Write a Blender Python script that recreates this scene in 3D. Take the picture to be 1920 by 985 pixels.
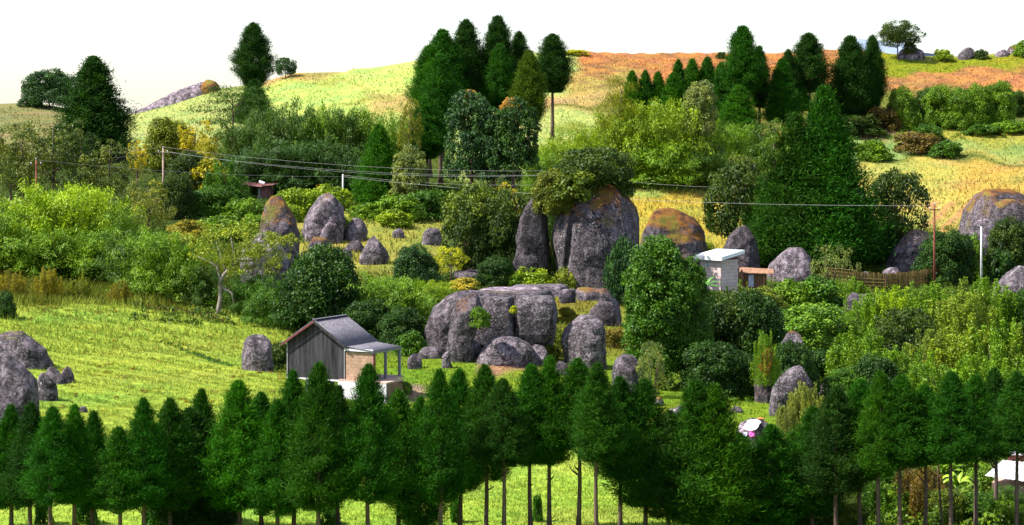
import bpy, math, random
import numpy as np
from mathutils import noise as mnoise, Vector

for _o in list(bpy.data.objects):
    bpy.data.objects.remove(_o)
SC = bpy.context.scene
COL = SC.collection
R = math.radians

# ------------------------------------------------------------------ camera
F = 3900.0            # focal length in photo pixels (1920 wide)
HY = 250.0            # photo row of the horizon
CZ = 20.0             # camera height
cam_d = bpy.data.cameras.new("camera")
cam = bpy.data.objects.new("camera", cam_d)
COL.objects.link(cam)
cam.location = (0, 0, CZ)
cam.rotation_euler = (R(90), 0, 0)
cam_d.sensor_width = 36.0
cam_d.lens = 36.0 * F / 1920.0
cam_d.shift_y = -(492.5 - HY) / 1920.0
cam_d.clip_start = 0.5
cam_d.clip_end = 20000
SC.camera = cam

# ------------------------------------------------------------------ sun, sky
SUN_EL = R(52)
SUN_AZ = R(-100)        # from +Y, negative is to the left
sdir = Vector((math.sin(SUN_AZ) * math.cos(SUN_EL), math.cos(SUN_AZ) * math.cos(SUN_EL), math.sin(SUN_EL)))
sun_d = bpy.data.lights.new("sun", 'SUN')
sun_d.energy = 5.0
sun_d.angle = R(0.5)
sun_d.color = (1.0, 0.94, 0.84)
sun = bpy.data.objects.new("sun", sun_d)
COL.objects.link(sun)
sun.location = (-200, 0, 200)
sun.rotation_euler = sdir.to_track_quat('Z', 'Y').to_euler()
W = bpy.data.worlds.new("World")
SC.world = W
W.use_nodes = True
wn = W.node_tree.nodes
wl = W.node_tree.links
bg = wn["Background"]
sky = wn.new("ShaderNodeTexSky")
sky.sky_type = 'NISHITA'
sky.sun_disc = False
sky.sun_elevation = SUN_EL
sky.sun_rotation = SUN_AZ
sky.air_density = 1.0
sky.dust_density = 0.9
sky.ozone_density = 1.0
# thin bright cloud veil over the whole sky
mixw = wn.new("ShaderNodeMixRGB")
mixw.inputs[0].default_value = 0.14
mixw.inputs[2].default_value = (8.0, 7.6, 8.2, 1)
wl.new(sky.outputs[0], mixw.inputs[1])
wl.new(mixw.outputs[0], bg.inputs[0])
bg.inputs[1].default_value = 0.104
SC.view_settings.view_transform = 'Standard'
SC.view_settings.look = 'None'
SC.view_settings.exposure = 1.1
SC.view_settings.gamma = 1.0
SC.view_settings.use_curve_mapping = False
SC.cycles.max_bounces = 5
SC.cycles.diffuse_bounces = 2
SC.cycles.transmission_bounces = 3
SC.cycles.transparent_max_bounces = 4

# ------------------------------------------------------------------ terrain profile
T_COLS = np.array([-420, 0, 240, 480, 720, 960, 1200, 1440, 1680, 1920, 2340], float)
T_D = np.array([75, 85, 95, 120, 150, 175, 200, 220, 245, 275, 300, 330, 360, 390, 420], float)
T_PY = np.array([
    [1230] * 11,
    [1098] * 11,
    [1010] * 11,
    [830, 815, 830, 845, 850, 852, 852, 855, 862, 868, 870],
    [660, 668, 690, 715, 735, 735, 740, 765, 770, 765, 765],
    [560, 572, 600, 630, 650, 662, 685, 695, 685, 680, 680],
    [505, 512, 530, 555, 560, 565, 595, 605, 600, 600, 600],
    [470, 480, 482, 500, 505, 520, 532, 540, 540, 540, 540],
    [430, 430, 420, 425, 430, 460, 470, 495, 500, 495, 495],
    [375, 375, 365, 365, 370, 385, 405, 450, 450, 440, 440],
    [330, 330, 318, 320, 330, 345, 342, 365, 375, 370, 360],
    [280, 285, 272, 265, 265, 270, 280, 300, 305, 295, 290],
    [240, 246, 245, 218, 205, 205, 208, 230, 235, 225, 220],
    [214, 217, 224, 182, 160, 150, 148, 160, 172, 162, 158],
    [198, 198, 214, 152, 131, 107, 99, 101, 104, 99, 92]], float)
FC = np.linspace(-420, 2340, 231)
FD = np.linspace(75, 420, 346)
_tmp = np.array([np.interp(FD, T_D, T_PY[:, j]) for j in range(len(T_COLS))])      # cols x D
# fine skyline for the ridge
_sk_x = [-420, 0, 60, 215, 250, 330, 400, 440, 500, 548, 650, 655, 700, 780, 860, 960, 1065, 1100, 1200, 1440, 1560, 1700, 1800, 1920, 2340]
_sk_y = [200, 196, 194, 216, 214, 192, 168, 164, 152, 137, 136, 130, 128, 113, 108, 102, 95, 98, 101, 101, 94, 104, 106, 97, 90]
TB = np.array([np.interp(FC, T_COLS, _tmp[:, k]) for k in range(len(FD))])         # D x cols
def _smooth(a, n, axis):
    k = np.hanning(n + 2)[1:-1]; k /= k.sum()
    p = n // 2
    pad = [(0, 0)] * a.ndim; pad[axis] = (p, p)
    ap = np.pad(a, pad, mode='reflect', reflect_type='odd')
    return np.apply_along_axis(lambda v: np.convolve(v, k, 'valid'), axis, ap)
TB = _smooth(TB, 17, 1)
TB = _smooth(TB, 21, 0)
_sky_target = np.interp(FC, _sk_x, _sk_y)
_w = np.clip((FD - 372) / 48.0, 0, 1)[:, None]
TB = TB + _w * (_sky_target[None, :] - TB[-1][None, :])
TB = np.minimum.accumulate(TB, axis=0)
_rng = np.random.RandomState(5)
_bk = [(a, rr, ph) for a, rr, ph in zip(_rng.rand(10) * 6.28, 0.12 + _rng.rand(10) * 0.6, _rng.rand(10) * 6.28)]

def bumps(x, y):
    z = 0
    for a, k, ph in _bk:
        z = z + np.sin((x * np.cos(a) + y * np.sin(a)) * k + ph) * 0.022 / k ** 0.7
    return z

def table(px, D):
    ix = np.clip((px - FC[0]) / (FC[1] - FC[0]), 0, len(FC) - 1.001)
    iy = np.clip((D - FD[0]) / (FD[1] - FD[0]), 0, len(FD) - 1.001)
    i0 = ix.astype(int); j0 = iy.astype(int)
    fx = ix - i0; fy = iy - j0
    return ((TB[j0, i0] * (1 - fx) + TB[j0, i0 + 1] * fx) * (1 - fy) +
            (TB[j0 + 1, i0] * (1 - fx) + TB[j0 + 1, i0 + 1] * fx) * fy)

def height(x, y):
    """ground height at world x, y (arrays)"""
    x = np.asarray(x, float); y = np.asarray(y, float)
    D = np.clip(y, 75, 420)
    px = 960 + F * x / D
    z = CZ - (table(px, D) - HY) * D / F
    # hillside on which the photographer stands
    znear = np.maximum(18.3 - 0.26 * np.maximum(y, 0) , -3)
    znear = np.where(y < 0, 18.3 + 0.02 * y, znear)
    z = np.where(y < 75, np.maximum(znear, z), z)
    # the far side of the ridge
    fall = np.clip(y - 420, 0, None)
    z = z - np.where(fall > 0, 0.02 * fall + 10 * (1 - np.exp(-(fall / 40.0) ** 2)) + 30 * np.clip((fall - 60) / 300, 0, 1), 0)
    # side hills beyond the picture settle to level
    return z + bumps(x, y) * np.where(y > 400, 0.5, 1.0)

def gz(x, y):
    return float(height(np.array([x]), np.array([y]))[0])

def hit(px, py):
    """distance at which the ground is seen at photo pixel px, py"""
    c = (px - FC[0]) / (FC[1] - FC[0])
    i = int(np.clip(c, 0, len(FC) - 2)); f = min(max(c - i, 0), 1)
    col = TB[:, i] * (1 - f) + TB[:, i + 1] * f
    return float(np.interp(-py, -col, FD))

def PX(px, D): return (px - 960) * D / F
def PZ(py, D): return CZ - (py - HY) * D / F

# ------------------------------------------------------------------ helpers
LABELS = {}
def tag(o, label, cat, group=None, kind=None):
    if label:
        o["label"] = label
        LABELS.setdefault(label, []).append(o.name)
    if cat: o["category"] = cat
    if group: o["group"] = group
    if kind: o["kind"] = kind
    return o

def mesh_np(name, verts, faces, mat=None, smooth=False):
    """faces: (n,k) int array or list of arrays with different k"""
    me = bpy.data.meshes.new(name)
    verts = np.asarray(verts, np.float32)
    fl = faces if isinstance(faces, list) else [faces]
    fl = [np.asarray(f, np.int32) for f in fl if len(f)]
    me.vertices.add(len(verts))
    me.vertices.foreach_set("co", verts.ravel())
    nl = sum(f.size for f in fl); nf = sum(len(f) for f in fl)
    me.loops.add(nl)
    me.loops.foreach_set("vertex_index", np.concatenate([f.ravel() for f in fl]))
    me.polygons.add(nf)
    tot = np.concatenate([np.full(len(f), f.shape[1], np.int32) for f in fl])
    st = np.concatenate([[0], np.cumsum(tot)[:-1]]).astype(np.int32)
    me.polygons.foreach_set("loop_start", st)
    me.polygons.foreach_set("loop_total", tot)
    me.polygons.foreach_set("use_smooth", np.full(nf, bool(smooth)))
    me.update(calc_edges=True)
    me.validate()
    if mat: me.materials.append(mat)
    return me

def link(name, me, loc=(0, 0, 0), parent=None, scale=None, rz=0):
    o = bpy.data.objects.new(name, me)
    COL.objects.link(o)
    o.location = loc
    if rz: o.rotation_euler = (0, 0, rz)
    if scale is not None: o.scale = scale
    if parent: o.parent = parent
    return o

def empty(name, loc, rz=0):
    o = bpy.data.objects.new(name, None)
    COL.objects.link(o)
    o.location = loc
    o.rotation_euler = (0, 0, rz)
    o.empty_display_size = 0.5
    return o

class MB:
    """collects boxes, tubes and sheets into one mesh"""
    def __init__(s): s.v = []; s.f = {}; s.n = 0
    def add(s, v, faces):
        for f in faces: s.f.setdefault(len(f), []).append([i + s.n for i in f])
        s.v += [tuple(p) for p in v]; s.n = len(s.v)
    def box(s, c, size, rz=0, tilt=None):
        hx, hy, hz = [q / 2 for q in size]
        pts = [Vector((a * hx, b * hy, d * hz)) for d in (-1, 1) for a, b in ((-1, -1), (1, -1), (1, 1), (-1, 1))]
        if tilt: pts = [tilt @ p for p in pts]
        cs, sn = math.cos(rz), math.sin(rz)
        pts = [(c[0] + p.x * cs - p.y * sn, c[1] + p.x * sn + p.y * cs, c[2] + p.z) for p in pts]
        s.add(pts, [(3, 2, 1, 0), (4, 5, 6, 7), (0, 1, 5, 4), (1, 2, 6, 5), (2, 3, 7, 6), (3, 0, 4, 7)])
        return s
    def hexa(s, pts):
        s.add(pts, [(3, 2, 1, 0), (4, 5, 6, 7), (0, 1, 5, 4), (1, 2, 6, 5), (2, 3, 7, 6), (3, 0, 4, 7)])
        return s
    def tube(s, pts, rad, n=7, cap=True):
        pts = [Vector(p) for p in pts]
        if not isinstance(rad, (list, tuple)): rad = [rad] * len(pts)
        vs = []; fs = []
        for i, p in enumerate(pts):
            t = (pts[min(i + 1, len(pts) - 1)] - pts[max(i - 1, 0)]).normalized()
            u = t.cross(Vector((0.31, 0.95, 0.05)))
            if u.length < 0.05: u = t.cross(Vector((1, 0, 0)))
            u.normalize(); w = t.cross(u)
            for k in range(n):
                a = 6.28318 * k / n
                vs.append(p + (u * math.cos(a) + w * math.sin(a)) * rad[i])
        for i in range(len(pts) - 1):
            for k in range(n):
                fs.append((i * n + k, i * n + (k + 1) % n, (i + 1) * n + (k + 1) % n, (i + 1) * n + k))
        if cap:
            fs.append(tuple(range(n))[::-1]); fs.append(tuple((len(pts) - 1) * n + k for k in range(n)))
        s.add(vs, fs)
        return s
    def mesh(s, name, mat, smooth=False):
        return mesh_np(name, s.v, [np.array(v) for v in s.f.values()], mat, smooth)
    def build(s, name, mat, parent=None, smooth=False, loc=(0, 0, 0)):
        return link(name, s.mesh(name, mat, smooth), loc, parent)

# ------------------------------------------------------------------ materials
def new_mat(name):
    m = bpy.data.materials.new(name); m.use_nodes = True
    n = m.node_tree.nodes; l = m.node_tree.links
    return m, n, l, n["Principled BSDF"]

def ramp(n, pts):
    r = n.new("ShaderNodeValToRGB")
    e = r.color_ramp.elements
    while len(e) < len(pts): e.new(0.5)
    for i, (p, c) in enumerate(pts):
        e[i].position = p; e[i].color = (*c, 1) if len(c) == 3 else c
    return r

def noise_node(n, l, scale, detail=4, rough=0.55, vec=None, dist=0.0):
    t = n.new("ShaderNodeTexNoise")
    t.inputs["Scale"].default_value = scale
    t.inputs["Detail"].default_value = detail
    t.inputs["Roughness"].default_value = rough
    t.inputs["Distortion"].default_value = dist
    if vec is not None: l.new(vec, t.inputs["Vector"])
    return t

def mix(n, l, mode, fac, a, b):
    x = n.new("ShaderNodeMixRGB"); x.blend_type = mode
    for i, v in enumerate((fac, a, b)):
        if isinstance(v, (int, float)): x.inputs[i].default_value = v
        elif isinstance(v, tuple): x.inputs[i].default_value = (*v, 1) if len(v) == 3 else v
        else: l.new(v, x.inputs[i])
    return x.outputs[0]

def bump(n, l, h, strength, dist, bsdf):
    b = n.new("ShaderNodeBump")
    b.inputs["Strength"].default_value = strength
    b.inputs["Distance"].default_value = dist
    l.new(h, b.inputs["Height"]); l.new(b.outputs[0], bsdf.inputs["Normal"])

def leaf_mat(name, trans=0.2, rough=0.5, spec=0.2, hi=(2.0, 1.75, 0.7), lo=(0.32, 0.45, 0.5)):  # hi and lo put sunlit tips and shaded leaves into the colour
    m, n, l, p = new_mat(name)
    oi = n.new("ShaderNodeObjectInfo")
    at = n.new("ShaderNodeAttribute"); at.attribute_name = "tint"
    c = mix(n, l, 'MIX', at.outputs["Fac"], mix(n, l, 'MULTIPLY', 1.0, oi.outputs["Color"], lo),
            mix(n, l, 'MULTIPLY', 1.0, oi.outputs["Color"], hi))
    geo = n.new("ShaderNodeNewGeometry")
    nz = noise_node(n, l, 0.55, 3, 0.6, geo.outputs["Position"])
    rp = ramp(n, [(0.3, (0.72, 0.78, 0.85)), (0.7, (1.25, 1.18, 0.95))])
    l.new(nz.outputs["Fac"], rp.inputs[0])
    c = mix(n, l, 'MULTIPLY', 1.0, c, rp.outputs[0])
    l.new(c, p.inputs["Base Color"])
    p.inputs["Roughness"].default_value = rough
    p.inputs["Specular IOR Level"].default_value = spec
    tr = n.new("ShaderNodeBsdfTranslucent")
    l.new(mix(n, l, 'MULTIPLY', 1.0, c, (1.5, 1.45, 0.7)), tr.inputs[0])
    mx = n.new("ShaderNodeMixShader"); mx.inputs[0].default_value = trans
    l.new(p.outputs[0], mx.inputs[1]); l.new(tr.outputs[0], mx.inputs[2])
    l.new(mx.outputs[0], n["Material Output"].inputs[0])
    return m

M_LEAF = leaf_mat("leaf_green")
M_NEEDLE = leaf_mat("needle_green", 0.22, 0.65, 0.1, hi=(2.1, 1.75, 0.8), lo=(0.25, 0.38, 0.5))
M_GLOSS = leaf_mat("leaf_glossy", 0.2, 0.5, 0.2)

def bark_mat(name, a, b):
    m, n, l, p = new_mat(name)
    geo = n.new("ShaderNodeNewGeometry")
    mp = n.new("ShaderNodeMapping"); mp.inputs["Scale"].default_value = (9, 9, 1.6)
    l.new(geo.outputs["Position"], mp.inputs[0])
    nz = noise_node(n, l, 1.0, 5, 0.65, mp.outputs[0])
    rp = ramp(n, [(0.3, a), (0.72, b)])
    l.new(nz.outputs["Fac"], rp.inputs[0]); l.new(rp.outputs[0], p.inputs["Base Color"])
    p.inputs["Roughness"].default_value = 0.9
    bump(n, l, nz.outputs["Fac"], 0.6, 0.05, p)
    return m
M_BARK = bark_mat("bark_brown", (0.035, 0.022, 0.016), (0.17, 0.11, 0.085))
M_BARKP = bark_mat("bark_pale", (0.12, 0.10, 0.08), (0.38, 0.33, 0.28))

def rock_mat():
    m, n, l, p = new_mat("granite")
    geo = n.new("ShaderNodeNewGeometry"); pos = geo.outputs["Position"]
    oi = n.new("ShaderNodeObjectInfo")
    sep = n.new("ShaderNodeSeparateColor"); l.new(oi.outputs["Color"], sep.inputs[0])   # R moss, G tone, B lichen
    big = noise_node(n, l, 0.35, 5, 0.6, pos)
    med = noise_node(n, l, 1.7, 6, 0.7, pos, 0.6)
    fine = noise_node(n, l, 7.0, 4, 0.7, pos)
    med.inputs["Roughness"].default_value = 0.78; med.inputs["Detail"].default_value = 9
    rp = ramp(n, [(0.36, (0.020, 0.015, 0.019)), (0.46, (0.080, 0.062, 0.076)), (0.55, (0.21, 0.172, 0.203)), (0.68, (0.44, 0.39, 0.43))])
    l.new(med.outputs["Fac"], rp.inputs[0])
    c = rp.outputs[0]
    # fine joints in the granite
    ve = n.new("ShaderNodeTexVoronoi"); ve.feature = 'DISTANCE_TO_EDGE'; ve.inputs["Scale"].default_value = 0.42
    wv = n.new("ShaderNodeVectorMath"); wv.operation = 'MULTIPLY_ADD'; wv.inputs[1].default_value = (1.6, 1.6, 1.6)
    l.new(big.outputs["Color"], wv.inputs[0]); l.new(pos, wv.inputs[2]); l.new(wv.outputs[0], ve.inputs["Vector"])
    jr = ramp_of(n, l, ve.outputs["Distance"], [(0.0, (0.25, 0.24, 0.26)), (0.03, (1, 1, 1))])
    c = mix(n, l, 'MULTIPLY', 0.85, c, jr)
    # rain streaks: dark runs down the faces
    mp = n.new("ShaderNodeMapping"); mp.inputs["Scale"].default_value = (1.3, 1.3, 0.16)
    l.new(pos, mp.inputs[0])
    stv = noise_node(n, l, 1.0, 4, 0.6, mp.outputs[0])
    srp = ramp(n, [(0.42, (0.26, 0.24, 0.26)), (0.58, (1.1, 1.06, 1.08))])
    l.new(stv.outputs["Fac"], srp.inputs[0])
    c = mix(n, l, 'MULTIPLY', 0.75, c, srp.outputs[0])
    # rock tone
    tone = n.new("ShaderNodeMath"); tone.operation = 'MULTIPLY'; tone.inputs[1].default_value = 1.66
    l.new(sep.outputs[1], tone.inputs[0])
    tc = n.new("ShaderNodeCombineColor")
    for i in range(3): l.new(tone.outputs[0], tc.inputs[i])
    c = mix(n, l, 'MULTIPLY', 1.0, c, tc.outputs[0])
    # pale lichen spots
    vo = n.new("ShaderNodeTexVoronoi"); vo.inputs["Scale"].default_value = 2.6; l.new(pos, vo.inputs["Vector"])
    vr = ramp(n, [(0.12, (1, 1, 1)), (0.30, (0, 0, 0))]); l.new(vo.outputs["Distance"], vr.inputs[0])
    lr = ramp(n, [(0.54, (0, 0, 0)), (0.60, (1, 1, 1))]); l.new(fine.outputs["Fac"], lr.inputs[0])
    lf = mix(n, l, 'ADD', 1.0, mix(n, l, 'MULTIPLY', 1.0, vr.outputs[0], lr.outputs[0]), mix(n, l, 'MULTIPLY', 1.0, lr.outputs[0], (0.35, 0.35, 0.35)))
    lf = mix(n, l, 'MULTIPLY', 1.0, lf, sep.outputs[2])
    c = mix(n, l, 'MIX', lf, c, (0.62, 0.60, 0.62))
    # moss and dry rust-coloured growth on upward faces
    sn = n.new("ShaderNodeSeparateXYZ"); l.new(geo.outputs["Normal"], sn.inputs[0])
    ad = n.new("ShaderNodeMath"); ad.operation = 'MULTIPLY_ADD'; ad.inputs[1].default_value = 1.6
    l.new(big.outputs["Fac"], ad.inputs[0]); l.new(sn.outputs[2], ad.inputs[2])
    a2 = n.new("ShaderNodeMath"); a2.operation = 'MULTIPLY_ADD'; a2.inputs[1].default_value = 1.2
    l.new(fine.outputs["Fac"], a2.inputs[0]); l.new(ad.outputs[0], a2.inputs[2])
    a3 = n.new("ShaderNodeMath"); a3.operation = 'MULTIPLY_ADD'; a3.inputs[1].default_value = 2.2
    l.new(sep.outputs[0], a3.inputs[0]); l.new(a2.outputs[0], a3.inputs[2])
    a4 = n.new("ShaderNodeMath"); a4.operation = 'MULTIPLY_ADD'; a4.inputs[1].default_value = 2.4; a4.inputs[2].default_value = -7.0
    a4.use_clamp = True
    l.new(a3.outputs[0], a4.inputs[0])
    mc = ramp(n, [(0.40, (0.055, 0.026, 0.014)), (0.52, (0.20, 0.085, 0.012)), (0.66, (0.15, 0.15, 0.02))])
    l.new(big.outputs["Fac"], mc.inputs[0])
    mc2 = mix(n, l, 'MULTIPLY', 0.8, mc.outputs[0], ramp_of(n, l, fine.outputs["Fac"], [(0.3, (0.4, 0.4, 0.4)), (0.7, (1.6, 1.5, 1.4))]))
    c = mix(n, l, 'MIX', a4.outputs[0], c, mc2)
    l.new(c, p.inputs["Base Color"])
    p.inputs["Roughness"].default_value = 0.85
    p.inputs["Specular IOR Level"].default_value = 0.3
    bump(n, l, mix(n, l, 'MIX', 0.5, med.outputs["Fac"], fine.outputs["Fac"]), 0.9, 0.35, p)
    return m

def ramp_of(n, l, fac, pts):
    r = ramp(n, pts); l.new(fac, r.inputs[0]); return r.outputs[0]
M_ROCK = rock_mat()

def ground_mat():
    m, n, l, p = new_mat("ground_cover")
    at = n.new("ShaderNodeAttribute"); at.attribute_name = "cover"
    geo = n.new("ShaderNodeNewGeometry")
    n1 = noise_node(n, l, 0.22, 5, 0.65, geo.outputs["Position"])
    n2 = noise_node(n, l, 1.6, 5, 0.7, geo.outputs["Position"], 0.4)
    c = mix(n, l, 'MULTIPLY', 1.0, at.outputs["Color"], ramp_of(n, l, n2.outputs["Fac"], [(0.3, (0.5, 0.55, 0.5)), (0.7, (1.3, 1.25, 1.2))]))
    c = mix(n, l, 'MULTIPLY', 1.0, c, ramp_of(n, l, n1.outputs["Fac"], [(0.35, (0.78, 0.9, 0.9)), (0.65, (1.18, 1.06, 1.0))]))
    l.new(c, p.inputs["Base Color"])
    p.inputs["Roughness"].default_value = 1.0
    p.inputs["Specular IOR Level"].default_value = 0.05
    bump(n, l, n2.outputs["Fac"], 0.8, 0.5, p)
    return m
M_GROUND = ground_mat()

def blade_mat():
    m, n, l, p = new_mat("grass_blades")
    at = n.new("ShaderNodeAttribute"); at.attribute_name = "cover"
    l.new(at.outputs["Color"], p.inputs["Base Color"])
    p.inputs["Roughness"].default_value = 0.75
    p.inputs["Specular IOR Level"].default_value = 0.1
    tr = n.new("ShaderNodeBsdfTranslucent"); l.new(at.outputs["Color"], tr.inputs[0])
    mx = n.new("ShaderNodeMixShader"); mx.inputs[0].default_value = 0.35
    l.new(p.outputs[0], mx.inputs[1]); l.new(tr.outputs[0], mx.inputs[2])
    l.new(mx.outputs[0], n["Material Output"].inputs[0])
    return m
M_BLADE = blade_mat()

def flat_mat(name, col, rough=0.8, spec=0.3, var=0.25, scale=3.0, streak=False, metal=0.0, bumpd=0.02, rv=0.15):
    m, n, l, p = new_mat(name)
    geo = n.new("ShaderNodeNewGeometry"); vec = geo.outputs["Position"]
    if streak:
        mp = n.new("ShaderNodeMapping"); mp.inputs["Scale"].default_value = (4, 4, 0.35)
        l.new(vec, mp.inputs[0]); vec = mp.outputs[0]
    nz = noise_node(n, l, scale, 6, 0.68, vec)
    oi = n.new("ShaderNodeObjectInfo")
    c = mix(n, l, 'MULTIPLY', 1.0, col, ramp_of(n, l, nz.outputs["Fac"], [(0.3, (1 - 2 * var,) * 3), (0.7, (1 + var,) * 3)]))
    c = mix(n, l, 'MULTIPLY', 1.0, c, ramp_of(n, l, oi.outputs["Random"], [(0.0, (1 - rv,) * 3), (1.0, (1 + 0.7 * rv,) * 3)]))
    l.new(c, p.inputs["Base Color"])
    p.inputs["Roughness"].default_value = rough
    p.inputs["Specular IOR Level"].default_value = spec
    p.inputs["Metallic"].default_value = metal
    bump(n, l, nz.outputs["Fac"], 0.5, bumpd, p)
    return m
# ------------------------------------------------------------------ ground
def zone_mask(px, py, z):
    x0, y0, x1, y1, s = z[:5]
    wob = 14 * np.sin(px * 0.021 + py * 0.05) + 9 * np.sin(px * 0.057 - py * 0.08 + 2)
    X = px; Y = py + wob * 0.6
    a = np.clip((X - x0) / s + .5, 0, 1) * np.clip((x1 - X) / s + .5, 0, 1)
    b = np.clip((Y - y0) / s + .5, 0, 1) * np.clip((y1 - Y) / s + .5, 0, 1)
    return a * b
ZONES = [   # where the covers lie on the land: x0, y0, x1, y1, softness, colour
    (-600, 120, 240, 300, 30, (0.27, 0.26, 0.10)),
    (240, 160, 470, 300, 30, (0.42, 0.48, 0.15)),
    (470, 90, 860, 260, 30, (0.48, 0.60, 0.15)),
    (470, 90, 640, 156, 14, (0.44, 0.34, 0.11)),
    (690, 165, 800, 225, 24, (0.52, 0.42, 0.14)),
    (850, 80, 1180, 330, 30, (0.46, 0.54, 0.16)),
    (1010, 180, 1180, 215, 20, (0.50, 0.38, 0.15)),
    (1085, 80, 1660, 166, 14, (0.56, 0.25, 0.075)),
    (1060, 130, 1200, 190, 30, (0.46, 0.36, 0.10)),
    (1150, 180, 1660, 330, 25, (0.22, 0.20, 0.04)),
    (1625, 60, 2600, 112, 12, (0.36, 0.36, 0.08)),
    (1625, 104, 2600, 136, 8, (0.26, 0.30, 0.02)),
    (1640, 134, 2600, 172, 8, (0.56, 0.27, 0.085)),
    (1640, 172, 2600, 255, 14, (0.20, 0.22, 0.04)),
    (1560, 236, 1760, 264, 10, (0.36, 0.24, 0.12)),
    (1590, 258, 2600, 300, 14, (0.26, 0.40, 0.12)),
    (1680, 240, 2600, 275, 14, (0.36, 0.36, 0.06)),
    (1560, 300, 2600, 440, 14, (0.52, 0.47, 0.11)),
    (1800, 290, 2600, 380, 40, (0.56, 0.40, 0.09)),
    (1250, 308, 1440, 344, 10, (0.30, 0.40, 0.05)),
    (1180, 340, 1420, 372, 10, (0.42, 0.50, 0.12)),
    (1180, 368, 1420, 470, 14, (0.56, 0.44, 0.07)),
    (540, 395, 880, 520, 24, (0.36, 0.36, 0.07)),
    (-600, 300, 540, 500, 30, (0.06, 0.095, 0.018)),
    (-600, 488, 440, 580, 26, (0.19, 0.22, 0.022)),
    (-600, 575, 560, 900, 20, (0.41, 0.51, 0.065)),
    (540, 660, 800, 800, 40, (0.19, 0.30, 0.02)),
    (780, 672, 1560, 1000, 20, (0.20, 0.31, 0.022)),
    (1000, 545, 1220, 680, 20, (0.24, 0.25, 0.035)),
    (1030, 204, 1170, 211, 5, (0.20, 0.20, 0.04)),
    (1030, 236, 1130, 242, 5, (0.24, 0.30, 0.05)),
    (640, 182, 790, 187, 5, (0.34, 0.36, 0.08)),
    (500, 160, 700, 164, 4, (0.36, 0.40, 0.08)),
    (1640, 296, 1960, 302, 4, (0.16, 0.2, 0.04)),
    (1640, 228, 1960, 234, 5, (0.14, 0.18, 0.03)),
    (742, 732, 792, 744, 5, (0.42, 0.30, 0.22)),
    (890, 677, 1005, 690, 6, (0.46, 0.26, 0.15)),
    (-600, 840, 1500, 1500, 25, (0.34, 0.50, 0.06)),
    (1500, 830, 2600, 1100, 30, (0.12, 0.17, 0.03)),
]
def cover(x, y, px=None, py=None):
    x = np.asarray(x, float); y = np.asarray(y, float)
    D = np.clip(y, 76, 420)
    px = 960 + F * x / D
    py = table(px, D)
    c = np.zeros(x.shape + (3,)) + np.array([0.085, 0.13, 0.02])
    for z in ZONES:
        m = zone_mask(px, py, z)[..., None]
        c = c * (1 - m) + np.array(z[5]) * m
    st = zone_mask(px, py, (-600, 590, 545, 900, 24)) * (0.5 + 0.5 * np.sin((y + 0.7 * x) / 2.2 * 6.2832 + 0.8 * np.sin(x * 0.3)))
    c = c * (1 - 0.24 * st[..., None] * np.array([1.0, 0.75, 0.6]))
    # wandering dry and damp patches of the hill pasture
    nz = (np.sin(x * 0.21 + 1.3 * np.sin(y * 0.13)) + np.sin(y * 0.31 + 1.7 * np.sin(x * 0.17 + 1)) + np.sin(x * 0.47 - y * 0.38)) / 3
    dry = np.clip(nz * 1.6 - 0.35, 0, 1)[..., None] * np.where((py > 575) & (px < 700), 0.22, 0.42)[..., None]
    c = c * (1 - dry) + (c * np.array([1.18, 0.86, 1.5])) * dry
    damp = np.clip(-nz * 1.6 - 0.35, 0, 1)[..., None] * 0.5
    c = c * (1 - damp) + (c * np.array([0.62, 0.9, 1.1])) * damp
    return c * 0.72

gx = np.concatenate([np.linspace(-900, -130, 50)[:-1], np.arange(-130, 130.01, 0.9), np.linspace(130, 900, 50)[1:]])
gy = np.concatenate([np.arange(-60, 80, 5.0), np.arange(80, 200, 0.9), np.arange(200, 430, 1.0), np.arange(430, 520, 5), np.linspace(520, 5000, 30)])
GX, GY = np.meshgrid(gx, gy)
GZ = height(GX, GY)
_D = np.clip(GY, 76, 420); _px = 960 + F * GX / _D; _py = table(_px, _D)
plough = np.maximum(zone_mask(_px, _py, (1085, 80, 1660, 172, 12)), zone_mask(_px, _py, (1640, 132, 2600, 178, 10)))
plough = np.where((GY < 425) & (GY > 320), plough, 0)
GZ = GZ + plough * 0.6 * (0.35 * np.sin(GY * 1.9 + 1.2 * np.sin(GX * 0.25) + GX * 0.2) + 0.2 * np.sin(GX * 1.7 + GY * .6))
fur = zone_mask(_px, _py, (1735, 375, 1850, 440, 12))
GZ = GZ + fur * 0.2 * np.sin((GX * 0.9 - GY * 0.4) * 2.6)
terr = zone_mask(_px, _py, (-600, 575, 560, 900, 20))
GZ = GZ + terr * 0.05 * np.sin(GY * 1.25 + GX * 0.5 + np.sin(GX * 0.3))
nx, ny = len(gx), len(gy)
idx = np.arange(nx * ny).reshape(ny, nx)
quads = np.stack([idx[:-1, :-1], idx[:-1, 1:], idx[1:, 1:], idx[1:, :-1]], -1).reshape(-1, 4)
gm = mesh_np("ground", np.stack([GX, GY, GZ], -1).reshape(-1, 3), quads, M_GROUND, True)
ca = gm.color_attributes.new("cover", 'FLOAT_COLOR', 'POINT')
cc = cover(GX, GY)
brown = (plough * (0.5 + 0.5 * np.sin(GX * 0.8 + 2 * np.sin(GY * .5))))[..., None] * 0.6
cc = cc * (1 - brown) + np.array([0.2, 0.085, 0.06]) * brown
fb = (fur * (0.5 + .5 * np.sin((GX * 0.9 - GY * 0.4) * 2.6)))[..., None]
cc = cc * (1 - fb) + np.array([0.42, 0.2, 0.10]) * fb
ca.data.foreach_set("color", np.concatenate([cc, np.ones(cc.shape[:2] + (1,))], -1).astype(np.float32).ravel())
ground = link("ground", gm); tag(ground, "grassy valley floor rising into a terraced hillside", "ground", kind="structure")

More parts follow.
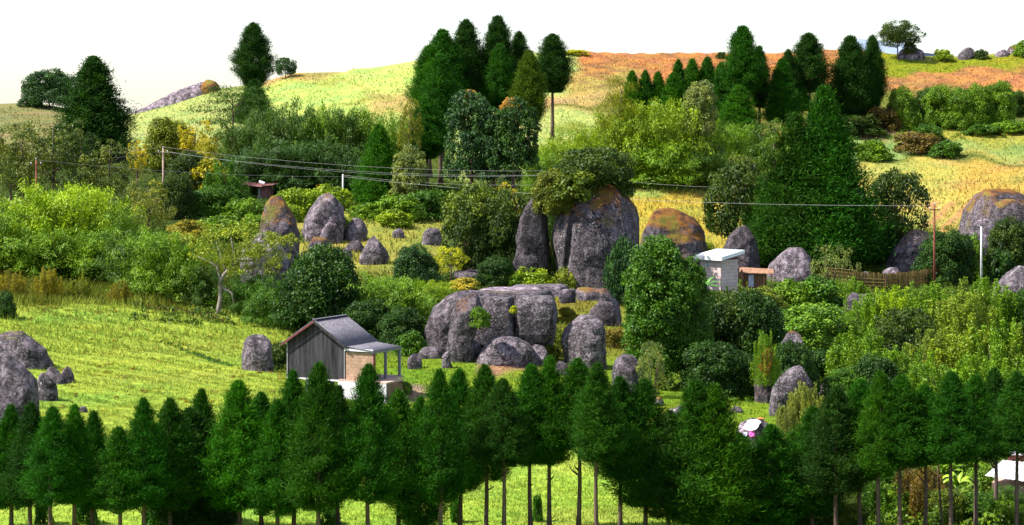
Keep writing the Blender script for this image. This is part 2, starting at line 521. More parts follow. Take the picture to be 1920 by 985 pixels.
# ------------------------------------------------------------------ grass (uncountable)
def blades(name, n, region, h0, hk, per, seed, label, colmul=(1, 1, 1), spread=0.5, wid=0.10, cat="grass", rows=0.0):
    rg = np.random.RandomState(seed)
    px = rg.uniform(region[0], region[2], n); py = rg.uniform(region[1], region[3], n)
    D = np.array([hit(a, b) for a, b in zip(px, py)])
    ok = (D > 86) & (D < 416); px, py, D = px[ok], py[ok], D[ok]
    if rows:
        D = np.round((D + 0.7 * PX(px, D)) / rows) * rows - 0.7 * PX(px, D)
    x = PX(px, D) + rg.randn(len(D)) * 0.3; y = D + rg.randn(len(D)) * (0.13 * rows if rows else 0.3)
    n = len(x)
    x = np.repeat(x, per) + rg.randn(n * per) * spread * np.repeat(D, per) / 200
    y = np.repeat(y, per) + rg.randn(n * per) * spread * np.repeat(D, per) / 200
    Db = np.repeat(D, per)
    z = height(x, y) - 0.03
    h = (h0 + hk * Db) * rg.uniform(0.5, 1.3, n * per)
    a = rg.uniform(0, 6.283, n * per); w = h * wid + 0.03 * Db / 150
    lx = rg.randn(n * per) * 0.35 * h; ly = rg.randn(n * per) * 0.35 * h
    v = np.zeros((n * per, 3, 3), np.float32)
    v[:, 0] = np.stack([x - np.cos(a) * w, y - np.sin(a) * w, z], -1)
    v[:, 1] = np.stack([x + np.cos(a) * w, y + np.sin(a) * w, z], -1)
    v[:, 2] = np.stack([x + lx, y + ly, z + h], -1)
    me = mesh_np(name, v.reshape(-1, 3), np.arange(n * per * 3).reshape(-1, 3), M_BLADE)
    c = cover(x, y) * np.array(colmul) * np.exp(rg.randn(n * per) * 0.13)[:, None]
    c = c * np.stack([np.exp(rg.randn(n * per) * 0.12), np.ones(n * per), np.ones(n * per)], -1)
    c = np.clip(np.repeat(c, 3, 0), 0, 0.75)
    at = me.color_attributes.new("cover", 'FLOAT_COLOR', 'POINT')
    at.data.foreach_set("color", np.concatenate([c, np.ones((len(c), 1))], -1).astype(np.float32).ravel())
    o = link(name, me)
    tag(o, label, cat, kind="stuff")
    return o
blades("hill_grass", 15000, (-250, 92, 2170, 345), 0.08, 0.0008, 4, 1, "short pasture grass on the upper hillside", spread=1.0)
blades("field_grass", 17000, (-250, 570, 620, 880), 0.06, 0.0008, 4, 2, "lime green crop covering the sloping left field", spread=0.35, rows=2.2)
blades("meadow_grass", 13000, (500, 640, 1600, 1015), 0.08, 0.0008, 4, 3, "bright green meadow grass around hut and row of cypresses", spread=0.4)
blades("scrub_grass", 12000, (-250, 340, 2170, 660), 0.15, 0.0016, 4, 4, "rough grass between the boulders and bushes of the middle slope", spread=0.7)
blades("tall_grass", 4200, (-200, 492, 420, 575), 0.35, 0.002, 6, 5, "tall olive reeds along the upper edge of left field", spread=0.8, wid=0.03)
blades("lower_grass", 5000, (-250, 900, 2170, 1015), 0.08, 0.0010, 4, 6, "sunlit grass under the front row of cypresses", spread=0.4)

# ------------------------------------------------------------------ foliage generators
def leaf_mesh(name, C, Dv, Nv, L, Wd, mat, tint):
    Dv = Dv / (np.linalg.norm(Dv, axis=1, keepdims=True) + 1e-9)
    S = np.cross(Nv, Dv); S /= (np.linalg.norm(S, axis=1, keepdims=True) + 1e-9)
    n = len(C)
    v = np.zeros((n, 4, 3), np.float32)
    v[:, 0] = C - Dv * (L * 0.5)[:, None]
    v[:, 1] = C + S * (Wd * 0.5)[:, None] + Dv * (L * 0.05)[:, None]
    v[:, 2] = C + Dv * (L * 0.5)[:, None]
    v[:, 3] = C - S * (Wd * 0.5)[:, None] + Dv * (L * 0.05)[:, None]
    me = mesh_np(name, v.reshape(-1, 3), np.arange(n * 4).reshape(-1, 4), mat)
    at = me.attributes.new("tint", 'FLOAT', 'FACE')
    at.data.foreach_set("value", np.clip(tint, 0, 1).astype(np.float32))
    return me

def rdir(rg, n):
    v = rg.randn(n, 3); return v / np.linalg.norm(v, axis=1, keepdims=True)

def fit(C, Wn, Hn, q=97, low=1.0):
    rr = np.percentile(np.abs(C[:, :2]), q)
    C = C.copy(); C[:, :2] *= Wn * 0.5 / rr
    a, b = np.percentile(C[:, 2], low), np.percentile(C[:, 2], 99.85)
    C[:, 2] = (C[:, 2] - a) / (b - a) * Hn
    return C

def g_cypress(seed, Wn, Hn, nb, per, L, wd, prof=0):
    rg = np.random.RandomState(seed)
    P = []; DV = []; NV = []; T = []
    for i in range(nb):
        t = min(0.995, ((i + rg.rand()) / nb))
        a = i * 2.39996 + rg.randn() * 0.35
        if prof == 0:   # plume: widest two thirds down
            r = min(1, (1 - t) / 0.78) ** 0.74 * (0.6 + 0.4 * min(1, t / 0.18))
        elif prof == 1:  # narrow flame on a long stem
            r = min(1, (1 - t) / 0.72) ** 0.62 * (0.35 + 0.65 * min(1, t / 0.25))
        elif prof == 3:
            r = (1 - t) ** 0.95 * (0.8 + 0.2 * min(1, t / 0.1))
        else:            # broad cone to the ground
            r = (1 - t) ** 0.72 * (0.8 + 0.2 * min(1, t / 0.1))
        r *= Wn * 0.5 * (0.78 + 0.34 * rg.rand())
        n = int(per * (0.25 + r / (Wn * 0.5)))
        s = 0.25 + 0.8 * rg.rand(n) ** 0.6
        out = np.array([math.cos(a), math.sin(a), 0])
        rise = (0.35 + 0.3 * t) * r
        base = np.array([0, 0, t * Hn - 0.25 * r])
        c = base + np.outer(s * r, out) + np.outer(s ** 1.4 * rise, [0, 0, 1])
        c += rg.randn(n, 3) * np.array([1, 1, 0.8]) * (0.055 * Wn * (0.5 + s) * (0.3 + 0.7 * min(1, 2 * r / Wn)))[:, None]
        d = out * 0.55 + np.array([0, 0, 0.25 + 0.75 * t]) + rg.randn(n, 3) * 0.5
        P.append(c); DV.append(d)
        NV.append(out + np.array([0, 0, 0.8]) + rg.randn(n, 3) * 0.6)
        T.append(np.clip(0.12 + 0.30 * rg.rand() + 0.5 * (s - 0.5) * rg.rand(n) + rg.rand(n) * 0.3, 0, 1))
    C = np.concatenate(P); m = C[:, 2] > 0.0
    C = fit(C[m], Wn, Hn, 97.5 if prof == 3 else 96); n = len(C)
    return leaf_mesh("needles", C, np.concatenate(DV)[m], np.concatenate(NV)[m], L * rg.uniform(0.6, 1.3, n), wd * rg.uniform(0.7, 1.3, n), M_NEEDLE, np.concatenate(T)[m])

def g_broad(seed, Wn, Hn, nc, per, L, wd, mat, dome=True, rc=(0.10, 0.17), inner=0.25, droop=0.2, tall=1.0, skew=0.0):
    rg = np.random.RandomState(seed)
    lob = [(rdir(rg, 1)[0], rg.uniform(-0.28, 0.34)) for _ in range(11)]
    P = []; DV = []; NV = []; T = []
    zc = 0.40 * Hn if dome else 0.5 * Hn
    for i in range(nc):
        d = rdir(rg, 1)[0]
        if dome and d[2] < -0.55: d[2] = abs(d[2])
        f = 1 + sum(w * max(0, float(d @ q)) ** 3 for q, w in lob)
        k = rg.uniform(0.74, 0.98) if rg.rand() > inner else rg.uniform(0.3, 0.7)
        up = (Hn - zc) if d[2] > 0 else zc
        hx = math.hypot(d[0], d[1]) + 1e-6
        e_ = 3.2 if d[2] < 0 else 2.3
        box = (1 - min(0.999, abs(d[2])) ** e_) ** (1 / e_) / hx
        c = np.array([d[0] * box * Wn * 0.5 * f * k * 0.9, d[1] * box * Wn * 0.5 * f * k * 0.9, zc + d[2] * up * min(f, 1.08) * k * 0.93])
        r = Wn * rg.uniform(*rc)
        n = int(per * rg.uniform(0.7, 1.3))
        q = rdir(rg, n)
        q = q + d * 0.55 + np.array([0, 0, 0.25]); q /= np.linalg.norm(q, axis=1, keepdims=True)
        s = 0.55 + 0.5 * rg.rand(n)
        P.append(c + q * (r * s)[:, None] * np.array([1, 1, 0.8 * tall]))
        NV.append(q + rg.randn(n, 3) * 0.45 + np.array([0, 0, 0.2]))
        DV.append(rg.randn(n, 3) + np.array([0, 0, -droop * 2]) + q * 0.4)
        T.append(np.clip(0.05 + 0.5 * rg.rand() ** 1.3 + (rg.rand(n) ** 2) * 0.5, 0, 1))
    C = np.concatenate(P); m = C[:, 2] > -0.02 * Hn; C = fit(C[m], Wn, Hn, 96); n = len(C)
    return leaf_mesh("leaves", C, np.concatenate(DV)[m], np.concatenate(NV)[m], L * rg.uniform(0.6, 1.3, n), wd * rg.uniform(0.7, 1.3, n), mat, np.concatenate(T)[m])

def g_bamboo(seed, Wn, Hn, nf, per, L, wd, mat):
    rg = np.random.RandomState(seed)
    P = []; DV = []; NV = []; T = []
    for i in range(nf):
        a = rg.uniform(0, 6.283); out = np.array([math.cos(a), math.sin(a), 0])
        h = Hn * rg.uniform(0.35, 1.0) ** 0.8; rr = Wn * 0.5 * rg.uniform(0.25, 1.0) * (1.1 - 0.45 * h / Hn)
        b0 = np.array([*(rg.randn(2) * Wn * 0.12), 0]); b1 = b0 + out * rr * 0.35 + np.array([0, 0, h * 1.05]); b2 = b0 + out * rr + np.array([0, 0, h * rg.uniform(0.72, 0.95)])
        n = int(per * rg.uniform(0.7, 1.3)); s = (0.30 + 0.7 * rg.rand(n) ** 0.7)[:, None]
        c = b0 * (1 - s) ** 2 + 2 * b1 * s * (1 - s) + b2 * s * s
        tg = 2 * (b1 - b0) * (1 - s) + 2 * (b2 - b1) * s; tg /= np.linalg.norm(tg, axis=1, keepdims=True)
        side = np.cross(tg, [0, 0, 1]) ; side /= (np.linalg.norm(side, axis=1, keepdims=True) + 1e-6)
        sp = rg.randn(n, 1) * 0.055 * Wn * (1.15 - 0.7 * s)
        c = c + side * sp + rg.randn(n, 3) * np.array([0.02, 0.02, 0.018]) * Wn
        c[:, 2] -= np.abs(sp[:, 0]) * 0.5
        P.append(c); DV.append(tg * 0.7 + side * np.sign(sp) * 0.5 + rg.randn(n, 3) * 0.35 + np.array([0, 0, -0.25]))
        NV.append(np.array([0, 0, 1.0]) + out * 0.4 + rg.randn(n, 3) * 0.5)
        T.append(np.clip(0.1 + 0.4 * rg.rand() + 0.25 * s[:, 0] * rg.rand(n) + rg.rand(n) * 0.3, 0, 1))
    C = fit(np.concatenate(P), Wn, Hn, 94); n = len(C)
    return leaf_mesh("leaves", C, np.concatenate(DV), np.concatenate(NV), L * rg.uniform(0.6, 1.3, n), wd * rg.uniform(0.7, 1.3, n), mat, np.concatenate(T))

def g_plume(seed, Wn, Hn, ns, per, L, wd, mat):
    """many upright leafy spires standing together"""
    rg = np.random.RandomState(seed)
    P = []; DV = []; NV = []; T = []
    for i in range(ns):
        a = rg.uniform(0, 6.283); q = math.sqrt(rg.rand())
        bx, by = math.cos(a) * q * Wn * 0.42, math.sin(a) * q * Wn * 0.42
        h = Hn * (1 - 0.5 * q ** 2) * rg.uniform(0.7, 1.05)
        n = int(per * h / Hn); s = rg.rand(n) ** 0.75
        rad = Wn * 0.11 * (1.15 - s) ** 0.7 * (0.4 + 0.6 * np.minimum(1, s / 0.2))
        an = rg.uniform(0, 6.283, n); o = np.stack([np.cos(an), np.sin(an), np.zeros(n)], -1)
        c = np.stack([bx + 0.12 * bx * s, by + 0.12 * by * s, s * h], -1) + o * (rad * np.sqrt(rg.rand(n)))[:, None]
        P.append(c); DV.append(o * 0.7 + np.array([0, 0, 0.5]) + rg.randn(n, 3) * 0.45)
        NV.append(o * 0.7 + np.array([0, 0, 0.9]) + rg.randn(n, 3) * 0.45)
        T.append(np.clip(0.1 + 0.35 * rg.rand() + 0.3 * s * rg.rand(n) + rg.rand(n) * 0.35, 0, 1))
    C = fit(np.concatenate(P), Wn, Hn, 95); n = len(C)
    return leaf_mesh("leaves", C, np.concatenate(DV), np.concatenate(NV), L * rg.uniform(0.6, 1.3, n), wd * rg.uniform(0.7, 1.3, n), mat, np.concatenate(T))

def g_tiers(seed, Wn, Hn, nt, pads, per, L, wd):
    rg = np.random.RandomState(seed)
    P = []; DV = []; NV = []; T = []
    for k in range(nt):
        t = (k + 0.5) / nt; rr = Wn * 0.5 * (1.0 - 0.55 * t) * (0.7 + 0.3 * min(1, t / 0.2))
        for j in range(max(4, int(pads * (1.1 - 0.6 * t)))):
            a = rg.uniform(0, 6.283); q = rr * rg.uniform(0.35, 0.95)
            c = np.array([math.cos(a) * q, math.sin(a) * q, t * Hn + rg.randn() * 0.05 * Hn])
            n = per; p = rg.randn(n, 3) * np.array([0.085 * Wn, 0.085 * Wn, 0.035 * Hn]) + c
            P.append(p); DV.append(rg.randn(n, 3) * 0.6 + np.array([0, 0, 0.5])); NV.append(rg.randn(n, 3) * 0.5 + np.array([0, 0, 1.0]))
            T.append(np.clip(0.2 + 0.3 * rg.rand() + rg.rand(n) * 0.4, 0, 1))
    C = fit(np.concatenate(P), Wn, Hn, 95); n = len(C)
    return leaf_mesh("needles", C, np.concatenate(DV), np.concatenate(NV), L * rg.uniform(0.6, 1.3, n), wd * rg.uniform(0.7, 1.3, n), M_NEEDLE, np.concatenate(T))

KINDS = {   # kind: (nominal width, nominal height, list of crown meshes)
    'row':    (2.6, 6.0, [g_cypress(10 + i, 2.6, 6.0, 170, 240, 0.26, 0.030, 0) for i in range(6)]),
    'flame':  (6.0, 13., [g_cypress(30 + i, 6.0, 13., 210, 270, 0.50, 0.09, 1) for i in range(4)]),
    'cone':   (6.0, 12., [g_cypress(40 + i, 6.0, 12., 210, 270, 0.50, 0.09, 2) for i in range(3)]),
    'giant':  (9.0, 16., [g_cypress(45 + i, 9.0, 16., 320, 380, 0.48, 0.09, 3) for i in range(2)]),
    'broad':  (6.0, 6.0, [g_broad(50 + i, 6.0, 6.0, 230, 120, 0.22, 0.16, M_LEAF, droop=0.0, rc=(0.09, 0.16)) for i in range(4)]),
    'tall':   (5.2, 10.4, [g_broad(55 + i, 5.2, 10.4, 330, 110, 0.21, 0.15, M_LEAF, droop=0.0, rc=(0.10, 0.18)) for i in range(3)]),
    'crown':  (6.0, 5.0, [g_broad(60 + i, 6.0, 5.0, 110, 90, 0.28, 0.17, M_LEAF, dome=False) for i in range(3)]),
    'gloss':  (6.0, 9.0, [g_broad(70 + i, 6.0, 9.0, 190, 70, 0.34, 0.20, M_GLOSS, rc=(0.09, 0.15), droop=0.5) for i in range(3)]),
    'loose':  (6.0, 6.0, [g_broad(80 + i, 6.0, 6.0, 95, 55, 0.27, 0.12, M_LEAF, dome=False, rc=(0.06, 0.13), inner=0.35, droop=0.4) for i in range(4)]),
    'airy':   (6.0, 3.4, [g_broad(90 + i, 6.0, 3.4, 60, 45, 0.24, 0.10, M_LEAF, dome=False, rc=(0.05, 0.11), inner=0.3) for i in range(2)]),
    'shrub':  (3.0, 2.4, [g_broad(100 + i, 3.0, 2.4, 80, 60, 0.24, 0.13, M_LEAF, rc=(0.10, 0.2)) for i in range(4)]),
    'bamboo': (7.0, 6.0, [g_bamboo(110 + i, 7.0, 6.0, 150, 120, 0.42, 0.085, M_LEAF) for i in range(4)]),
    'plume':  (5.0, 5.0, [g_plume(120 + i, 5.0, 5.0, 46, 380, 0.27, 0.10, M_LEAF) for i in range(4)]),
    'tiers':  (8.0, 5.5, [g_tiers(130 + i, 8.0, 5.5, 6, 12, 110, 0.40, 0.08) for i in range(2)]),
}
_cnt = {}
PR = random.Random(77)

def trunk_mesh(h, r, seed, limbs=0, cb=0.0, spread=0.0, lean=0.0):
    rg = random.Random(seed); m = MB()
    pts = []; rad = []
    N = 7
    jx = rg.uniform(-1, 1); jy = rg.uniform(-1, 1)
    for i in range(N):
        t = i / (N - 1)
        pts.append((lean * t * h + jx * r * 0.9 * math.sin(t * 4), jy * r * 0.9 * math.sin(t * 3.1 + 1), -0.4 + t * (h + 0.4)))
        rad.append(r * (1.35 if i == 0 else 1.0) * (1 - 0.72 * t))
    m.tube(pts, rad, 7)
    for k in range(limbs):
        t0 = rg.uniform(max(0.3, cb - 0.1), 0.85); z0 = t0 * h; a = k * 2.4 + rg.uniform(-.5, .5)
        q = spread * rg.uniform(0.5, 0.9); zz = min(h * 1.0, z0 + q * rg.uniform(0.4, 1.0))
        x0 = lean * z0
        m.tube([(x0, 0, z0), (x0 + math.cos(a) * q * .5, math.sin(a) * q * .5, z0 + (zz - z0) * .4), (x0 + math.cos(a) * q, math.sin(a) * q, zz)],
               [r * 0.42, r * 0.3, r * 0.1], 5)
    return m

def plant(kind, px, base, top, w, col, name, label, cat, group=None, cb=None, D=None, z0=None, bark=None, tr=None, rot=None, lean=0.0, depth=1.0, var=None):
    """one tree, shrub or clump: stands at photo column px on the ground, its base seen at row base"""
    if D is None: D = hit(px, base)
    x, y = PX(px, D), D
    if z0 is None: z0 = gz(x, y)
    ztop = PZ(top, D); H = max(ztop - z0, 0.4)
    zb = 0.0 if cb is None else max(0.0, PZ(cb, D) - z0)
    wm = w * D / F * (0.82 if kind == 'flame' else 1.0)
    nw, nh, vs = KINDS[kind]
    i = _cnt.get(kind, 0); _cnt[kind] = i + 1
    me = vs[(i if var is None else var) % len(vs)]
    root = empty(name, (x, y, z0))
    tag(root, label, cat, group)
    sx = wm / nw
    ch = H - zb
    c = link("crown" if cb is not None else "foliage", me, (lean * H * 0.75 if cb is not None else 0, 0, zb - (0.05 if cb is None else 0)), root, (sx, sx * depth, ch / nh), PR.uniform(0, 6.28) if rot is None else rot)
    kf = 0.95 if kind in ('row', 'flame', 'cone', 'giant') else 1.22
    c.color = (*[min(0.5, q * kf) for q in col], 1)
    r = tr if tr else max(0.05, min(0.35, 0.018 * H + 0.03))
    if cb is not None:
        lim = 0 if kind in ('flame', 'cone', 'giant') else (5 if kind == 'row' else 7)
        trunk_mesh(zb + ch * 0.8, r, i * 13 + 5, lim, zb / H * (0.9 if kind == 'row' else 1), wm * (0.25 if kind == 'row' else 0.4), lean).build("trunk", bark or M_BARK, root, True)
    else:
        m = MB(); rg = random.Random(i)
        for k in range(4):
            a = k * 1.6 + rg.random(); q = wm * 0.22
            m.tube([(math.cos(a) * q * .15, math.sin(a) * q * .15, -0.3), (math.cos(a) * q * .6, math.sin(a) * q * .6, H * .35), (math.cos(a) * q, math.sin(a) * q, H * .62)], [r * .7, r * .5, r * .2], 5)
        m.build("stem", bark or M_BARK, root, True)
    return root

def undergrowth(name, regions, seed, label, h=0.7, leaf=0.26, rad=1.0):
    rg = np.random.RandomState(seed); P = []; N_ = []; T = []; CC = []
    for (x0, y0, x1, y1, n, col) in regions:
        px = rg.uniform(x0, x1, n); py = rg.uniform(y0, y1, n)
        D = np.array([hit(a, b) for a, b in zip(px, py)])
        x = PX(px, D); y = D; z = height(x, y)
        for k in range(n):
            m = rg.randint(26, 60); r = rg.uniform(0.35, 1.0) * rad; hh = h * rg.uniform(0.4, 1.5)
            q = rdir(rg, m); q[:, 2] = np.abs(q[:, 2])
            P.append(np.array([x[k], y[k], z[k] - 0.05]) + q * np.array([r, r, hh]) * (0.5 + 0.5 * rg.rand(m, 1)))
            N_.append(q + rg.randn(m, 3) * 0.5); T.append(np.clip(0.4 * rg.rand() + 0.6 * rg.rand(m), 0, 1))
    C = np.concatenate(P); n = len(C)
    me = leaf_mesh(name, C, rg.randn(n, 3), np.concatenate(N_), leaf * rg.uniform(0.6, 1.3, n), 0.6 * leaf * rg.uniform(0.6, 1.3, n), M_LEAF, np.concatenate(T))
    o = link(name, me); tag(o, label, "undergrowth", kind="stuff"); return o
undergrowth("dark_undergrowth", [(-250, 300, 520, 500, 900, 0), (250, 440, 620, 610, 420, 0), (560, 560, 800, 650, 250, 0), (780, 345, 1180, 400, 160, 0), (800, 480, 1000, 535, 120, 0), (1150, 290, 1440, 340, 150, 0), (1230, 600, 1440, 735, 260, 0)], 3, "dark leafy undergrowth between the bushes of the left and middle slope").color = (0.04, 0.085, 0.012, 1)
undergrowth("green_undergrowth", [(1300, 530, 2100, 760, 1300, 0), (1560, 430, 2000, 520, 300, 0), (1520, 840, 2100, 1000, 380, 0), (640, 345, 900, 420, 220, 0), (1560, 230, 1960, 262, 90, 0)], 4, "fresh green undergrowth covering the right slope").color = (0.075, 0.145, 0.015, 1)

undergrowth("field_weeds", [(20, 590, 540, 780, 90, 0), (60, 560, 430, 600, 90, 0)], 8, "scattered brownish weeds in the lime green left field", h=0.22, leaf=0.14, rad=0.5).color = (0.16, 0.12, 0.02, 1)
_row = []
for k in range(26):
    t = k / 25.0; _row.append((305 + 125 * t - 3, 642 + 46 * t - 2, 305 + 125 * t + 3, 642 + 46 * t + 2, 3, 0))
undergrowth("crop_row", _row, 9, "darker green line of plants crossing the left field", h=0.22, leaf=0.14, rad=0.35).color = (0.05, 0.13, 0.02, 1)
_row = []
for k in range(30):
    t = k / 29.0; _row.append((-30 + 450 * t - 6, 556 + 48 * t * t - 4, -30 + 450 * t + 6, 556 + 48 * t * t + 4, 5, 0))
undergrowth("bank_weeds", _row, 10, "dark brown weeds along the bank between reeds and left field", h=0.35, leaf=0.2, rad=0.7).color = (0.07, 0.062, 0.015, 1)

# ------------------------------------------------------------------ boulders
def boulder(rows, label, moss=0.3, tone=0.5, lich=0.6, D=None, depth=0.9, name="boulder", group=None, seg=None, rough=0.075, crack=None, sq=2.6, cat="boulder", flat=0.0, sink=0.6, carry=True, facets=9):
    """rows: (photo row, left column, right column) of the outline from the top down to where it enters the ground"""
    rows = sorted(rows)
    ys = np.array([r[0] for r in rows], float); xl = np.array([r[1] for r in rows], float); xr = np.array([r[2] for r in rows], float)
    cx = (xl[-1] + xr[-1]) / 2; base = ys[-1]
    if D is None: D = hit(cx, base)
    wpx = (xr - xl).max(); hpx = ys[-1] - ys[0]
    # distance of the rock's centre: the outline's foot is its front
    hw = wpx * D / F / 2
    D = D + hw * depth * 0.55
    k = D / F
    size = max(wpx, hpx) * k
    seg = seg or int(min(96, max(28, wpx * 0.9)))
    nr = int(min(64, max(14, hpx * 0.7)))
    # the ground under it: carry the outline down
    zg = min(gz(PX(cx, D), D), gz(PX(cx, D), D - hw * depth)) - sink
    yg = HY + (CZ - zg) / k
    if not carry: zg = CZ - (ys[-1] - HY) * k; yg = ys[-1]
    if yg > ys[-1]:
        ys = np.append(ys, yg); xl = np.append(xl, xl[-1]); xr = np.append(xr, xr[-1])
    tt = np.linspace(0, 1, nr) ** 1.25
    yy = ys[0] + (ys[-1] - ys[0]) * tt
    L = np.interp(yy, ys, xl); Rr = np.interp(yy, ys, xr)
    ker = np.array([1, 2, 1]) / 4.0
    for _ in range(2):
        L[1:-1] = np.convolve(L, ker, 'valid'); Rr[1:-1] = np.convolve(Rr, ker, 'valid')
    half = (Rr - L) / 2 * k; mid = (L + Rr) / 2
    hm = half.max()
    dep = depth * (0.55 * half + 0.45 * hm * np.sqrt(np.clip(1 - (1 - np.clip(tt * 1.6 + 0.06, 0, 1)) ** 2, 0, 1)))
    zs = CZ - (yy - HY) * k
    rings = []
    # rounded cap
    for f, dz in ((0.0, 1.0), (0.35, 0.92), (0.65, 0.70), (0.87, 0.38)):
        rings.append((half[0] * f, dep[0] * f, PX(mid[0], D), zs[0] + dz * min(half[0] * 0.22, 0.5) * (1 - flat)))
    for j in range(nr):
        rings.append((half[j], dep[j], PX(mid[j], D), zs[j]))
    x0, y0 = PX(cx, D), D
    th = np.linspace(0, 2 * np.pi, seg, endpoint=False)
    e = 2.0 / sq
    cs = np.sign(np.cos(th)) * np.abs(np.cos(th)) ** e; sn = np.sign(np.sin(th)) * np.abs(np.sin(th)) ** e
    V = []
    for j, (h, d, mx, z) in enumerate(rings):
        if j == 0:
            V.append((mx - x0, 0, z - zg)); continue
        for q in range(seg): V.append((mx - x0 + h * cs[q], d * sn[q], z - zg))
    V = np.array(V)
    nrm = V - np.array([0, 0, (zs[0] - zg) * 0.45]); nrm /= (np.linalg.norm(nrm, axis=1, keepdims=True) + 1e-6)
    off = Vector((x0 * 0.37 + 11, y0 * 0.21, wpx * 0.13))
    amp = rough * size
    fr = 1.6 / max(size, 0.3)
    dv = np.array([mnoise.noise(Vector(p) * fr + off) + 0.45 * mnoise.noise(Vector(p) * fr * 2.7 + off) + 0.28 * mnoise.noise(Vector(p) * fr * 6.5 + off) + 0.16 * abs(mnoise.noise(Vector(p) * fr * 13 + off)) for p in V])
    V = V + nrm * (dv * amp)[:, None]
    rgf = random.Random(int(x0 * 7 + y0 * 13 + wpx))
    ctr = np.array([0, 0, (zs[0] - zg) * 0.5])
    for _ in range(facets):
        a_ = rgf.uniform(0, 6.283); e_ = rgf.uniform(-0.1, 0.9)
        dn = np.array([math.cos(a_) * math.cos(e_), math.sin(a_) * math.cos(e_), math.sin(e_)])
        pr = (V - ctr) @ dn; off_ = pr.max() * rgf.uniform(0.76, 0.93)
        V = V - np.outer(np.clip(pr - off_, 0, None) * 0.85, dn)
    if crack is not None:   # a joint opened in the face: pixel polyline
        cxy = np.array([(PX(a, D) - x0, PZ(b, D) - zg) for a, b in crack]); wd = 0.2
        xs_ = np.interp(V[:, 2], cxy[::-1, 1], cxy[::-1, 0])
        inside = (V[:, 2] < cxy[0, 1]) & (V[:, 2] > cxy[-1, 1]) & (V[:, 1] < 0)
        g = np.exp(-((V[:, 0] - xs_) / wd) ** 2) * inside
        V[:, 1] += g * 0.75
    fs = [];  tri = []
    for q in range(seg): tri.append((0, 1 + q, 1 + (q + 1) % seg))
    for j in range(1, len(rings) - 1):
        a = 1 + (j - 1) * seg; b = a + seg
        for q in range(seg): fs.append((a + q, b + q, b + (q + 1) % seg, a + (q + 1) % seg))
    me = mesh_np(name, V, [np.array(tri), np.array(fs)], M_ROCK, True)
    o = link(name, me, (x0, y0, zg))
    o.color = (moss, tone, lich, 1)
    tag(o, label, cat, group)
    return o

def dome(px, top, base, w, seed=0, wt=0.35):
    """outline of a plain rounded rock"""
    rg = random.Random(seed); h = base - top; s = rg.uniform(-0.12, 0.12) * w
    out = []
    for t, f in ((0, wt), (0.12, 0.62), (0.3, 0.85), (0.6, 1.0), (1.0, 1.0)):
        a = rg.uniform(-0.04, 0.04) * w; b = rg.uniform(-0.04, 0.04) * w
        out.append((top + t * h, px - w / 2 * f + s * (1 - t) + a, px + w / 2 * f + s * (1 - t) + b))
    return out
# ------------------------------------------------------------------ boulders, one by one
B = boulder
GB = "granite boulders on the hillside"
# outcrop behind the hut
B([(548, 862, 900), (556, 838, 905), (580, 813, 905), (610, 800, 900), (640, 791, 890), (664, 786, 884)], "tall rounded left shoulder of the big outcrop behind the hut", 0.12, 0.46, 0.5, depth=1.0, group=GB)
B([(556, 866, 905), (575, 852, 905), (600, 845, 900), (640, 841, 890), (682, 838, 884)], "weathered rock rib with mossy streaks beside the outcrop's left shoulder", 0.42, 0.42, 0.6, depth=0.9, group=GB)
B([(559, 896, 966), (566, 892, 966), (600, 890, 966), (625, 888, 966), (642, 889, 963)], "squarish dark block left of the vertical crack in the big outcrop", 0.04, 0.40, 0.8, D=170, depth=1.0, sq=6.0, carry=False, facets=2, group=GB, flat=0.6, rough=0.03)
B([(556, 968, 1036), (563, 968, 1041), (600, 968, 1042), (625, 968, 1038), (640, 972, 1022)], "squarish dark block right of the vertical crack in the big outcrop", 0.04, 0.42, 0.8, D=170, depth=1.0, sq=6.0, carry=False, facets=2, group=GB, flat=0.6, rough=0.03)
B([(637, 925, 980), (643, 910, 992), (655, 898, 1003), (676, 892, 1006)], "lens-shaped boulder wedged under the two cracked blocks of the outcrop", 0.06, 0.52, 0.9, D=166.5, depth=0.7, facets=2, group=GB)
B([(636, 884, 908), (650, 882, 908), (678, 876, 900)], "small dark wedge of rock at lower left of the cracked blocks", 0.1, 0.42, 0.7, depth=1.0, group=GB)
B([(541, 915, 1010), (546, 893, 1018), (556, 885, 1022), (562, 885, 1022)], "pale flat slab lying on top of the big outcrop", 0.0, 1.35, 0.2, D=181, depth=1.1, sq=3.5, flat=1.0, rough=0.015, carry=False, group=GB)
B([(535, 960, 1070), (541, 945, 1076), (549, 940, 1078)], "long low grey slab behind the pale slab on the outcrop", 0.05, 0.62, 0.5, D=192, depth=0.8, sq=3.5, flat=1.0, rough=0.02, carry=False, group=GB)
B([(543, 1048, 1078), (550, 1045, 1080), (568, 1050, 1079)], "small boxy rock at right end of the outcrop's top slabs", 0.12, 0.45, 0.5, D=184, sq=4, flat=0.7, carry=False, group=GB)
B([(541, 1085, 1140), (547, 1080, 1147), (562, 1080, 1149)], "flat rusty topped ledge on the right above the grassy gully", 0.42, 0.55, 0.4, D=188, sq=3.5, flat=0.8, carry=False, group=GB)
B([(650, 998, 1022), (660, 985, 1031), (686, 977, 1034)], "low pointed boulder in the grass right of the lens-shaped boulder", 0.12, 0.5, 0.8, group=GB)
B([(565, 1130, 1160), (575, 1112, 1167), (590, 1096, 1169), (608, 1090, 1168)], "smooth brown boulder lying tilted near the dense ivy tree", 0.1, 0.45, 0.3, depth=0.7, group=GB)
B([(597, 1072, 1112), (604, 1060, 1130), (640, 1054, 1137), (688, 1058, 1138)], "upright loaf-shaped boulder right of the outcrop with pale lichen", 0.05, 0.55, 0.9, depth=1.0, sq=3.2, group=GB)
